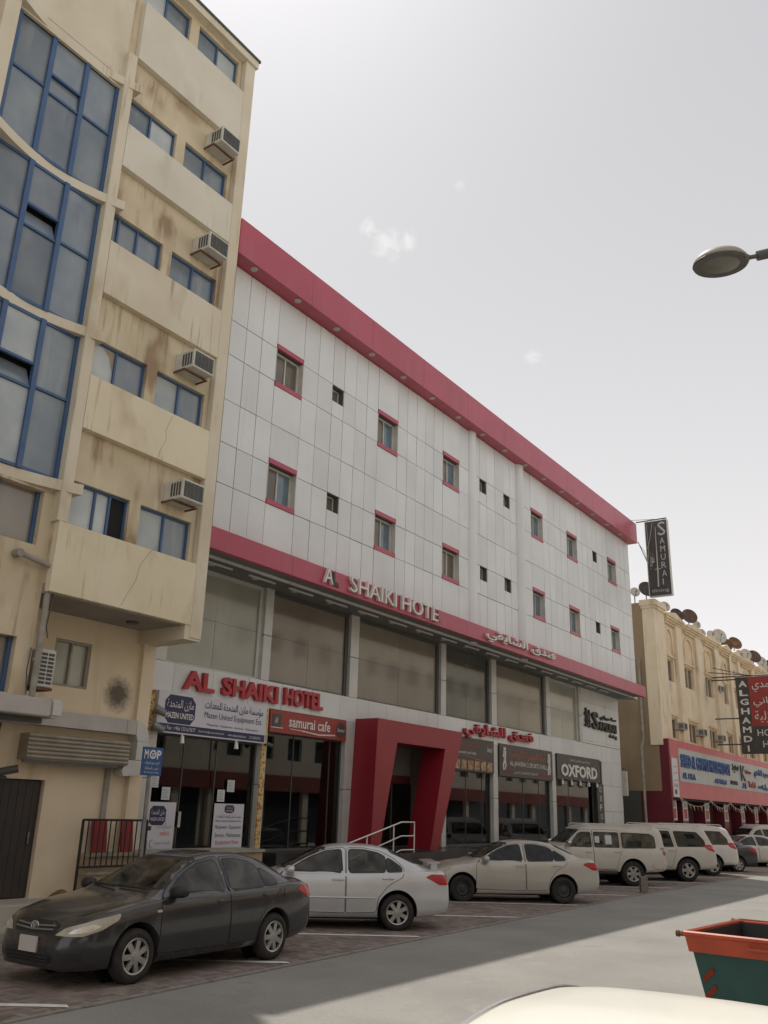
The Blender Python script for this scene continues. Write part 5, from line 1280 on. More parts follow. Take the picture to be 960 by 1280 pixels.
def rounded(P, r, n=3):
    out = []; N = len(P)
    for i in range(N):
        p, a, c = Vector(P[i]), Vector(P[i - 1]), Vector(P[(i + 1) % N])
        da, dc = (a - p), (c - p); k = min(r, da.length * .45, dc.length * .45)
        A = p + da.normalized() * k; Cc = p + dc.normalized() * k
        for t in [j / n for j in range(n + 1)]: q = A * (1 - t) ** 2 + p * 2 * t * (1 - t) + Cc * t * t; out.append((q.x, q.y))
    return out
def grow(P, d):
    N = len(P); ar = sum(P[i - 1][0] * P[i][1] - P[i][0] * P[i - 1][1] for i in range(N)); sg = 1 if ar > 0 else -1; out = []
    for i in range(N):
        p, a, c = Vector(P[i]), Vector(P[i - 1]), Vector(P[(i + 1) % N])
        e1 = (p - a).normalized(); e2 = (c - p).normalized(); n_ = Vector((e1.y, -e1.x)) + Vector((e2.y, -e2.x))
        if n_.length < 1e-6: n_ = Vector((e1.y, -e1.x))
        n_.normalize(); out.append((p.x + n_.x * d * sg, p.y + n_.y * d * sg))
    return out
def patch(bvh, fr, outline, off, step=.05, thick=.012, mirror=False, holes=()):
    """a shell piece that follows the body inside an outline seen along the frame's direction, lifted off it by off"""
    O = [Vector(p) for p in outline]; E = []
    dense = []
    for i in range(len(O)):
        a, c = O[i], O[(i + 1) % len(O)]; k = max(1, int((c - a).length / step))
        for j in range(k): dense.append(a + (c - a) * j / k)
    pts = list(dense); n = len(dense); HD = []; HE = []
    for hole in holes:
        Hh = [Vector(p) for p in hole]; hd = []
        for i in range(len(Hh)):
            a, c = Hh[i], Hh[(i + 1) % len(Hh)]; k = max(1, int((c - a).length / step))
            for j in range(k): hd.append(a + (c - a) * j / k)
        k0 = len(pts); pts += hd; HD.append(hd); HE += [(k0 + i, k0 + (i + 1) % len(hd)) for i in range(len(hd))]
    nb = len(pts)
    x0 = min(p.x for p in O); x1 = max(p.x for p in O); y0 = min(p.y for p in O); y1 = max(p.y for p in O)
    def inside(q, poly=None):
        c = False; poly = dense if poly is None else poly
        for i in range(len(poly)):
            a, b_ = poly[i], poly[i - 1]
            if (a.y > q.y) != (b_.y > q.y) and q.x < (b_.x - a.x) * (q.y - a.y) / (b_.y - a.y) + a.x: c = not c
        return c
    for i in range(1, int((x1 - x0) / step) + 1):
        for j in range(1, int((y1 - y0) / step) + 1):
            q = Vector((x0 + i * step, y0 + j * step))
            if inside(q) and not any(inside(q, h) for h in HD) and min((q - d).length for d in pts[:nb]) > step * .4: pts.append(q)
    vs, es, fs, *_ = delaunay_2d_cdt(pts, [(i, (i + 1) % n) for i in range(n)] + HE, [], 1, 1e-5)
    if HD:
        fs = [f for f in fs if inside((vs[f[0]] + vs[f[1]] + vs[f[2]]) / 3) and not any(inside((vs[f[0]] + vs[f[1]] + vs[f[2]]) / 3, h) for h in HD)]
    b = bm_(); T = []; Bv = []
    for q in vs:
        o = fr.u * q.x + Vector((0, 0, q.y)) + fr.d * 6
        h, nr, _i, _d = bvh.ray_cast(o, -fr.d)
        if h is None:
            h, nr, _i, _d = bvh.find_nearest(fr.u * q.x + Vector((0, 0, q.y)) + fr.d * .8)
        if nr.dot(fr.d) < 0: nr = -nr
        T.append(h + nr * off); Bv.append(h - nr * .004)
    sgn = -1 if mirror else 1
    tv = [b.verts.new((p.x, p.y * sgn, p.z)) for p in T]
    for f in fs:
        try: b.faces.new([tv[i] for i in f])
        except ValueError: pass
    bmesh.ops.recalc_face_normals(b, faces=b.faces)
    want = Vector((fr.d.x, fr.d.y * sgn, 0))
    if sum((f.normal.dot(want) * f.calc_area() for f in b.faces)) < 0: bmesh.ops.reverse_faces(b, faces=b.faces)
    bd = [e for e in b.edges if len(e.link_faces) == 1]
    lowv = {}
    for e in bd:
        for v in e.verts:
            if v not in lowv:
                k = tv.index(v); p = Bv[k]; lowv[v] = b.verts.new((p.x, p.y * sgn, p.z))
    for e in bd:
        f = e.link_faces[0]; a, c = e.verts
        vl = list(f.verts); i = vl.index(a)
        if vl[(i + 1) % len(vl)] is c: a, c = c, a
        b.faces.new((a, c, lowv[c], lowv[a]))
    return b
CARS = {}
def build_car(kind):
    """list of (key, parent key, mesh, default material): one entry per part"""
    sp = SPEC[kind]; out = []
    shell = car_shell(sp); bvh = BVHTree.FromBMesh(shell); xf, xr, r = sp['xf'], sp['xr'], sp['r']
    me = finish(shell, 'body')
    # wheel arches: cut with drums by an exact boolean
    tmp = bpy.data.objects.new('tmp', me); COL.objects.link(tmp); cb = bm_()
    for x in (xf, xr):
        for s_ in (1, -1):
            mx = Matrix.Translation((x, s_ * (sp['track'] + .13), r + .015)) @ Matrix.Rotation(R(90), 4, 'X')
            lathe(cb, [(sp['arch'], -.28), (sp['arch'], .40)], 36, mx)
    bmesh.ops.recalc_face_normals(cb, faces=cb.faces)
    cm_ = finish(cb, 'cut'); co = bpy.data.objects.new('cut', cm_); COL.objects.link(co)
    md = tmp.modifiers.new('b', 'BOOLEAN'); md.object = co; md.operation = 'DIFFERENCE'; md.solver = 'EXACT'
    extra_cut = []
    def cutter(b):
        bmesh.ops.recalc_face_normals(b, faces=b.faces); m_ = finish(b, 'cut')
        for p in m_.polygons: p.material_index = 1
        m_.materials.append(M['car_inside']); m_.materials.append(M['car_inside'])
        o = bpy.data.objects.new('cut', m_); COL.objects.link(o); extra_cut.append(o)
        d_ = tmp.modifiers.new('b', 'BOOLEAN'); d_.object = o; d_.operation = 'DIFFERENCE'; d_.solver = 'EXACT'
    for p in cm_.polygons: p.material_index = 1
    for m_ in (cm_, me): m_.materials.append(M['car_inside']); m_.materials.append(M['car_inside'])
    if sp.get('cab'):
        top, belt, wm, wr = (pchip(sp[k]) for k in ('top', 'belt', 'w', 'wr')); x0, x1, zf = sp['cab']; L = []; cb = bm_(); ed = sp.get('edge', .07)
        for k in range(29):
            x = x0 + (x1 - x0) * k / 28; zt, zl, w, rw = top(x) - .045, belt(x), wm(x) - .09, min(wr(x), wm(x)) - .05; zl = min(zl, zt - .06); zf_ = min(zf, zl - .08)
            half = [(w, zf_), (w, zl), (w + (rw - w) * .5, zl + (zt - zl) * .5), (rw, zt - ed * .9 * min(1, (zt - zl) / .35)), (rw * .6, zt - .008)]
            L.append([cb.verts.new((x, y, z)) for y, z in half] + [cb.verts.new((x, -y, z)) for y, z in half[::-1]])
        for A, B in zip(L, L[1:]):
            for i in range(len(A)): cb.faces.new((A[i], A[(i + 1) % len(A)], B[(i + 1) % len(A)], B[i]))
        cb.faces.new(L[0]); cb.faces.new(L[-1][::-1]); bmesh.ops.triangulate(cb, faces=cb.faces); cutter(cb)
        for wn in sp['windows']:
            cb = bm_(); prism(cb, rounded(wn, .045), -1.5, 1.5, 'y'); cutter(cb)
        for e in sp['end_bits']:
            if e[0] in ('windscreen', 'rear_window'):
                cb = bm_(); g = rounded(grow(e[2], -.03), .03); prism(cb, g, *((.02, 3) if e[1] == 'f' else (-3.2, sp.get('rear_cut', -1.0))), 'x'); cutter(cb)
    bpy.context.view_layer.update()
    m2 = bpy.data.meshes.new_from_object(tmp.evaluated_get(bpy.context.evaluated_depsgraph_get()))
    bpy.data.objects.remove(tmp); bpy.data.objects.remove(co); m2.name = 'body'
    for o in extra_cut: bpy.data.objects.remove(o)
    def add(key, b, material, parent=None, ang=35, name=None):
        m_ = b if isinstance(b, bpy.types.Mesh) else finish(b, name or key)
        if len(m_.polygons):
            m_.polygons.foreach_set('use_smooth', [True] * len(m_.polygons)); m_.set_sharp_from_angle(angle=R(ang))
        mi_ = [0] * len(m_.polygons)
        if key == 'body': m_.polygons.foreach_get('material_index', mi_)
        m_.materials.clear(); m_.materials.append(M[{'PAINT': 'paper', 'GLASS': 'car_glass', 'RIM': 'rim_silver'}.get(material, material)])
        if key == 'body': m_.materials.append(M['car_inside']); m_.polygons.foreach_set('material_index', mi_)
        out.append((key, parent, m_, material)); return len(out) - 1
    body = add('body', m2, 'PAINT', None, 50)
    for x in (xf, xr):
        for s_ in (1, -1):
            b = bm_(); lathe(b, [(.0, 0), (sp['arch'] + .004, 0)], 24, Matrix.Translation((x, s_ * (sp['track'] - .24), r + .015)) @ Matrix.Rotation(R(90), 4, 'X')); add('wheel_well', b, 'wheel_dark', None)
    b = bm_(); box(b, xr - .30, xf + .5, -sp['track'] + .2, sp['track'] - .2, sp['clear'] - .03, sp['clear'] + .12); add('underside', b, 'wheel_dark', None)
    F, B_, L = Frame(0), Frame(180), Frame(90)
    L2 = lambda pts: [(-x, z) for x, z in pts]           # from the left the frame's across axis runs backwards
    for mir in (False, True):
        dids = []
        for di, dr in enumerate(sp['doors']):
            o2 = rounded(L2(dr), .05)
            hl_ = [rounded(L2(w_), .045) for k, w_ in enumerate(sp['windows']) if k in (sp.get('door_windows') or ((0,), (1, 2)))[di]]
            add('door_gap', patch(bvh, L, grow(o2, .011), .0015, .06, mirror=mir, holes=[grow(o2, -.008)]), 'seam_black')
            dids.append(add('door', patch(bvh, L, o2, .004, .06, mirror=mir, holes=hl_), 'PAINT', None, 50))
        for k, wn in enumerate(sp['windows']):
            o2 = rounded(L2(wn), .045); par = dids[min(k, len(dids) - 1)] if k < len(dids) else None
            add('window_trim', patch(bvh, L, grow(o2, .020), .0065, .05, mirror=mir, holes=[grow(o2, -.006)]), sp.get('trim', 'trim_black'), par)
            add('window', patch(bvh, L, o2, .009, .05, mirror=mir), 'GLASS', par)
        for k, (hx, hz) in enumerate(sp['handles']):
            s_ = -1 if mir else 1; h, nr, *_ = bvh.ray_cast(Vector((hx, 5, hz)), Vector((0, -1, 0)))
            b = bm_(); y = h.y
            tube(b, [(hx - .10, y + .008, hz), (hx - .085, y + .034, hz + .006), (hx + .085, y + .034, hz + .006), (hx + .10, y + .008, hz)], .014, 8)
            lathe(b, [(.0, .006), (.05, .004), (.055, -.004)], 14, Matrix.Translation((hx - .02, y + .002, hz - .004)) @ Matrix.Rotation(R(-90), 4, 'X') @ Matrix.Diagonal((1.2, .7, 1, 1)))
            if mir:
                for v in b.verts: v.co.y *= -1
                bmesh.ops.reverse_faces(b, faces=b.faces)
            add('door_handle', b, 'PAINT', dids[k])
        # wing mirror
        mxp, mz = sp['mirror']; h, nr, *_ = bvh.ray_cast(Vector((mxp, 5, mz)), Vector((0, -1, 0))); s_ = -1 if mir else 1
        b = bm_(); bmesh.ops.create_icosphere(b, subdivisions=3, radius=1)
        for v in b.verts:
            c = v.co; c.x = math.copysign(abs(c.x) ** .7, c.x); c.z = math.copysign(abs(c.z) ** .75, c.z)
            c.x *= .075 + (.03 if c.x > 0 else 0); c.y *= .12; c.z *= .075; c.y += h.y + .14; c.x += mxp + .05 - .25 * (c.y - h.y - .14) * .6; c.z += mz + .05
        tube(b, [(mxp + .05, h.y - .03, mz), (mxp + .04, h.y + .08, mz + .02)], [.045, .035], 8)
        if mir:
            for v in b.verts: v.co.y *= -1
            bmesh.ops.reverse_faces(b, faces=b.faces)
        mi = add('mirror', b, sp.get('mirror_mat', 'PAINT'))
        b = bm_(); bmesh.ops.create_circle(b, cap_ends=True, segments=16, radius=1)
        for v in b.verts: v.co = Vector((mxp - .022, (h.y + .14 + v.co.x * .10) * s_, mz + .05 + v.co.y * .058))
        add('mirror_glass', b, 'trim_chrome', mi)
        for key, yaw, P3, material, off in sp['side_bits']:
            fr = Frame(yaw); add(key, patch(bvh, fr, rounded([fr.to2(p) for p in P3], .025), off, .04, mirror=mir), material, None)
    for key, which, pts, material, off, sub in sp['end_bits']:
        fr = F if which == 'f' else B_; pts = [(y if which == 'f' else -y, z) for y, z in pts]
        add(key, patch(bvh, fr, rounded(pts, .03), off, .06, holes=[rounded(grow(pts, -sub[2]), .03)] if sub else ()), material, None)
        if sub: add(sub[0], patch(bvh, fr, rounded(grow(pts, -sub[2]), .03), off + .004, .06), sub[1], len(out) - 1)
    if sp.get('cab'):
        zs = sp['cab'][2]
        def soft(x0, x1, y0, y1, z0, z1, bev=.05):
            b = bm_(); box(b, x0, x1, y0, y1, z0, z1); bmesh.ops.bevel(b, geom=b.edges[:], offset=bev, segments=2, affect='EDGES'); return b
        for xs_ in sp['seats']:
            for y0, y1 in (((.12, .60), (-.60, -.12)) if xs_ > -.6 else ((.03, .62), (-.62, -.03))):
                si = add('seat', soft(xs_ - .22, xs_ + .28, y0, y1, zs, zs + .22), 'seat_cloth', None, 60)
                b = soft(-.07, .07, y0 + .02, y1 - .02, 0, .56)
                for v in b.verts: v.co = Matrix.Rotation(R(-14), 3, 'Y') @ v.co + Vector((xs_ - .22, 0, zs + .14))
                add('seat_back', b, 'seat_cloth', si, 60)
                ym = (y0 + y1) / 2; add('headrest', soft(xs_ - .42, xs_ - .32, ym - .13, ym + .13, zs + .70, zs + .88, .04), 'seat_cloth', si, 60)
        dx = sp['dash']; add('dashboard', soft(dx - .10, dx + .30, -.62, .62, zs + .22, zs + .46, .06), 'car_inside', None, 60)
        b = bm_(); mw_ = Matrix.Translation((dx - .22, .36, zs + .48)) @ Matrix.Rotation(R(-65), 4, 'Y'); tube(b, [mw_ @ Vector((.18 * math.cos(t), .18 * math.sin(t), 0)) for t in [2 * math.pi * k / 20 for k in range(21)]], .015, 6, False); tube(b, [mw_ @ Vector((-.17, 0, 0)), mw_ @ Vector((.17, 0, 0))], .02, 6); add('steering_wheel', b, 'trim_black')
    # number plates
    for fr, sgn, z, yo in ((F, 1, sp['plate_f'], 0), (B_, -1, sp['plate_r'], 0)):
        h, nr, *_ = bvh.ray_cast(Vector((sgn * 6, yo, z)), Vector((-sgn, 0, 0)))
        b = bm_(); box(b, h.x + sgn * .0, h.x + sgn * .022, yo - .165, yo + .165, z - .085, z + .085); add('number_plate', b, 'plate')
    # wheels
    wd = sp.get('tw', .20); rr = r; ri = r * sp.get('rimk', .66)
    for x in (xf, xr):
        for s_ in (1, -1):
            mx = Matrix.Translation((x, s_ * sp['track'], r)) @ (Matrix.Rotation(R(-90), 4, 'X') if s_ > 0 else Matrix.Rotation(R(90), 4, 'X'))
            b = bm_(); lathe(b, [(ri - .02, wd / 2 - .09), (ri - .02, -wd / 2 + .02)], 28, mx, cap=False); lathe(b, [(.0, wd / 2 - .10), (ri, wd / 2 - .10)], 28, mx); wi = add('wheel', b, 'wheel_dark')
            b = bm_(); lathe(b, [(ri, -wd / 2 + .01), (rr - .05, -wd / 2), (rr - .012, -wd / 2 + .025), (rr, -wd / 2 + .05), (rr, wd / 2 - .05), (rr - .012, wd / 2 - .025), (rr - .045, wd / 2), (ri + .012, wd / 2 - .004), (ri, wd / 2 - .02)], 40, mx, True)
            add('tyre', b, 'tyre', wi, 50)
            b = bm_(); lathe(b, [(ri + .004, wd / 2 - .012), (ri - .004, wd / 2 - .004), (ri - .022, wd / 2 - .012), (ri - .026, wd / 2 - .06)], 36, mx, cap=False)
            ns = sp.get('spokes', 7)
            if ns:
                for k in range(ns):
                    a0 = 2 * math.pi * k / ns; ca, sa = math.cos(a0), math.sin(a0)
                    w0, w1 = sp.get('sw', (.030, .036)); za = wd / 2 - .022
                    P = [(.035, -w0), (ri - .012, -w1), (ri - .012, w1), (.035, w0)]
                    tv = [b.verts.new(mx @ Vector((p * ca - q * sa, p * sa + q * ca, za + (.008 if p < .1 else .004)))) for p, q in P]
                    bv = [b.verts.new(mx @ Vector((p * ca - q * sa, p * sa + q * ca, za - .03))) for p, q in P]
                    fs = [b.faces.new(tv)] + [b.faces.new((tv[i], bv[i], bv[(i + 1) % 4], tv[(i + 1) % 4])) for i in range(4)]
                    bmesh.ops.recalc_face_normals(b, faces=fs)
                lathe(b, [(.0, wd / 2 - .006), (.05, wd / 2 - .010), (.062, wd / 2 - .022), (.065, wd / 2 - .05)], 18, mx)
            else:
                lathe(b, [(.0, wd / 2 - .02), (.05, wd / 2 - .02), (.09, wd / 2 - .045), (.15, wd / 2 - .03), (ri - .03, wd / 2 - .05)], 28, mx)
            add('rim', b, 'RIM', wi, 30)
    for key, fn, material in sp.get('extra', []):
        b = fn(bvh); add(key, b, material)
    return out
def car(kind, label, x, y, heading, paint, group='cars parked along the hotel', rim='rim_silver', glass='car_glass', over=None, cat='car', name=None, skip=()):
    if kind not in CARS: CARS[kind] = build_car(kind)
    t = thing(name or SPEC[kind]['name'], label, cat, (x, y, .0), group, R(heading)); objs = []
    for key, par, me, material in CARS[kind]:
        if key in skip: objs.append(None); continue
        o = bpy.data.objects.new(key, me); COL.objects.link(o); o.parent = objs[par] if par is not None and objs[par] else t
        mm = {'PAINT': paint, 'GLASS': glass, 'RIM': rim}.get(material, material)
        if over and key in over: mm = over[key]
        o.material_slots[0].link = 'OBJECT'; o.material_slots[0].material = M[mm]
        objs.append(o)
    return t
def bars(x_off, rows, half, up=0.0):
    def fn(bvh):
        b = bm_()
        for z in rows:
            pts = []
            for k in range(13):
                y = -half + 2 * half * k / 12; h, nr, *_ = bvh.ray_cast(Vector((6, y, z + up * abs(y))), Vector((-1, 0, 0))); pts.append(h + Vector((x_off, 0, 0)))
            tube(b, pts, .012, 6)
        return b
    return fn
def emblem(z, r=.055, rear=False):
    def fn(bvh):
        sg = -1 if rear else 1; h, nr, *_ = bvh.ray_cast(Vector((6 * sg, 0, z)), Vector((-sg, 0, 0))); b = bm_()
        for ry, rz, dz in ((1.25, .85, 0), (.42, .80, .0), (.8, .35, .35)):
            tube(b, [(h.x + sg * .018, r * ry * math.cos(t), z + r * (dz + rz * math.sin(t))) for t in [2 * math.pi * k / 20 for k in range(21)]], .007, 6, False)
        return b
    return fn
def strip(z, x0, x1, mirror_both=True):
    def fn(bvh):
        b = bm_()
        for s_ in (1, -1):
            pts = []
            for k in range(11):
                x = x0 + (x1 - x0) * k / 10; h, nr, *_ = bvh.ray_cast(Vector((x, 5 * s_, z)), Vector((0, -s_, 0))); pts.append(h + Vector((0, .008 * s_, 0)))
            tube(b, pts, .016, 6)
        return b
    return fn
def wiper(bvh):
    b = bm_()
    for y0, y1 in ((.55, -.02), (-.05, -.60)):
        a = bvh.ray_cast(Vector((6, y0, 1.02)), Vector((-1, 0, 0)))[0]; c = bvh.ray_cast(Vector((6, y1, 1.04)), Vector((-1, 0, 0)))[0]
        tube(b, [a + Vector((.02, 0, .02)), c + Vector((.02, 0, .02))], .012, 6)
    return b
def aerial(bvh):
    b = bm_(); tube(b, [(-.95, 0, 1.42), (-1.15, 0, 1.58)], .006, 5); return b
def spoiler(bvh):
    b = bm_(); pts = []
    prof = [(-2.12, 1.195), (-1.90, 1.185), (-1.88, 1.165), (-2.13, 1.175)]
    prism(b, prof, -.62, .62, 'y')
    for s_ in (1, -1): box(b, -2.08, -1.96, s_ * .55 - .03, s_ * .55 + .03, 1.03, 1.18)
    return b
SPEC = {}
SPEC['sedan'] = dict(name='parked_sedan', cab=(-1.62, .90, .45), seats=(.02, -.82), dash=.62, rear_cut=-1.05, xf=1.3, xr=-1.3, r=.315, track=.765, arch=.375, clear=.2, tw=.20, spokes=7, plate_f=.47, plate_r=.86,
    top=[(-2.31, .60), (-2.295, .80), (-2.26, .99), (-2.16, 1.065), (-1.98, 1.085), (-1.80, 1.105), (-1.62, 1.19), (-1.28, 1.345), (-1.0, 1.425), (-.7, 1.462), (-.35, 1.468), (-.05, 1.445), (.2, 1.385), (.55, 1.225), (.98, 1.015), (1.12, .975), (1.4, .935), (1.75, .865), (2.0, .785), (2.13, .705), (2.2, .60), (2.23, .50)],
    bot=[(-2.31, .46), (-2.26, .33), (-2.1, .28), (-1.6, .22), (0, .2), (1.6, .19), (2.1, .20), (2.2, .24), (2.23, .36)],
    belt=[(-2.31, .56), (-2.28, .80), (-2.15, .97), (-1.9, 1.015), (-1.0, .99), (0, .955), (.8, .925), (1.2, .885), (1.7, .80), (2.05, .70), (2.18, .57), (2.23, .46)],
    w=[(-2.31, .60), (-2.27, .73), (-2.1, .80), (-1.7, .85), (-1, .875), (0, .88), (1, .878), (1.5, .862), (1.9, .795), (2.1, .68), (2.2, .54), (2.23, .42)],
    wr=[(-2.31, .48), (-2.0, .64), (-1.8, .64), (-1.28, .57), (-.8, .545), (0, .55), (.5, .60), (1.0, .70), (1.4, .72), (1.9, .62), (2.1, .5), (2.23, .30)],
    doors=[[(.96, .32), (.93, .90), (.80, 1.02), (.40, 1.235), (.12, 1.35), (-.20, 1.405), (-.30, 1.40), (-.32, .30)], [(-.345, .30), (-.335, 1.40), (-.65, 1.405), (-.95, 1.36), (-1.22, 1.24), (-1.42, 1.08), (-1.40, .93), (-1.12, .78), (-.93, .55), (-.90, .32)]],
    windows=[[(.74, 1.0), (.36, 1.215), (.08, 1.325), (-.22, 1.365), (-.255, .99)], [(-.385, .993), (-.375, 1.365), (-.65, 1.365), (-.92, 1.32), (-1.06, 1.255), (-1.06, 1.012)], [(-1.10, 1.015), (-1.10, 1.24), (-1.20, 1.19), (-1.36, 1.085), (-1.38, 1.03)]],
    handles=[(-.18, .86), (-1.12, .89)], mirror=(.66, .97),
    side_bits=[('headlight', 42, [(2.18, .40, .585), (2.11, .50, .665), (1.87, .72, .755), (1.58, .83, .815), (1.62, .85, .745), (1.83, .81, .645), (2.03, .72, .585)], 'lamp_clear', .006),
               ('headlight_inner', 42, [(2.10, .55, .61), (2.05, .60, .66), (1.89, .72, .715), (1.81, .79, .685), (1.96, .74, .625)], 'trim_chrome', .009),
               ('tail_light', 140, [(-2.29, .48, .96), (-2.28, .50, .80), (-2.10, .80, .80), (-1.86, .845, .93), (-1.98, .82, .985)], 'lamp_red', .006),
               ('fog_lamp_recess', 25, [(2.2, .55, .30), (2.17, .55, .40), (2.0, .74, .42), (2.02, .74, .33)], 'trim_black', .003),
               ('side_marker', 90, [(1.02, .86, .79), (1.02, .86, .82), (.94, .86, .82), (.94, .86, .79)], 'lamp_amber', .006),
               ('fuel_flap', 90, [(-1.66, .86, .84), (-1.66, .86, .97), (-1.50, .86, .97), (-1.50, .86, .84)], 'PAINT', .005)],
    end_bits=[('windscreen', 'f', [(-.69, 1.035), (-.55, 1.33), (-.47, 1.405), (.47, 1.405), (.55, 1.33), (.69, 1.035)], 'trim_black', .003, ('glass', 'car_glass', .03)),
              ('rear_window', 'r', [(-.61, 1.15), (-.52, 1.34), (-.45, 1.385), (.45, 1.385), (.52, 1.34), (.61, 1.15)], 'trim_black', .003, ('glass', 'car_glass', .03)),
              ('grille', 'f', [(-.36, .59), (-.43, .695), (-.30, .725), (.30, .725), (.43, .695), (.36, .59)], 'trim_black', .004, None),
              ('lower_grille', 'f', [(-.42, .28), (-.46, .37), (.46, .37), (.42, .28)], 'trim_black', .004, None),
              ('boot_seam', 'r', [(-.56, .64), (-.62, .655), (.62, .655), (.56, .64)], 'seam_black', .002, None)],
    extra=[('grille_bar', bars(.012, (.625, .665), .36, .05), 'metal_grey'), ('lower_bar', bars(.008, (.31, .34), .40), 'trim_black'), ('emblem', emblem(.665), 'trim_chrome'), ('wiper', wiper, 'trim_black')])
import copy as _cp
SPEC['spoiler_sedan'] = _cp.copy(SPEC['sedan']); SPEC['spoiler_sedan']['extra'] = SPEC['sedan']['extra'] + [('spoiler', spoiler, 'PAINT'), ('side_moulding', strip(.56, .90, -.88), 'PAINT'), ('emblem', emblem(.93, .045, True), 'trim_chrome')]
SPEC['near_sedan'] = _cp.copy(SPEC['sedan']); SPEC['near_sedan'].update(top=[(x, z + (.03 if -1.4 < x < .7 else 0)) for x, z in SPEC['sedan']['top']], crown=.045, edge=.035, wr=[(-2.31, .48), (-2.0, .66), (-1.8, .68), (-1.28, .655), (-.8, .65), (0, .65), (.5, .66), (1.0, .72), (1.4, .72), (1.9, .62), (2.1, .5), (2.23, .30)], windows=[], doors=SPEC['sedan']['doors'], cab=None)
def gutter(bvh):
    b = bm_()
    for s_ in (-1,):
        pts = []
        for k in range(16):
            x = -1.15 + 1.6 * k / 15; h, *_ = bvh.ray_cast(Vector((x, .615 * s_, 5)), Vector((0, 0, -1))); pts.append(h + Vector((0, 0, .004)))
        tube(b, pts, .011, 6)
    return b
SPEC['near_sedan']['extra'] = SPEC['sedan']['extra'] + [('roof_gutter', gutter, 'trim_chrome')]
SPEC['steel_sedan'] = _cp.copy(SPEC['sedan']); SPEC['steel_sedan']['spokes'] = 0
def roof_rails(x0, x1, y, z):
    def fn(bvh):
        b = bm_()
        for s_ in (1, -1): tube(b, [(x0, y * s_, z - .05), (x0 - .1, y * s_, z), (x1 + .1, y * s_, z), (x1, y * s_, z - .05)], .018, 6)
        return b
    return fn
def side_step(x0, x1, y, z):
    def fn(bvh):
        b = bm_()
        for s_ in (1, -1): tube(b, [(x0, y * s_ * .9, z), (x0 - .12, y * s_, z), (x1 + .12, y * s_, z), (x1, y * s_ * .9, z)], .05, 8)
        return b
    return fn
def spare(bvh):
    b = bm_(); mx = Matrix.Translation((-2.68, -.05, .98)) @ Matrix.Rotation(R(-90), 4, 'Y')
    lathe(b, [(.0, .16), (.30, .16), (.36, .13), (.375, .05), (.375, -.06), (.33, -.09)], 32, mx); return b
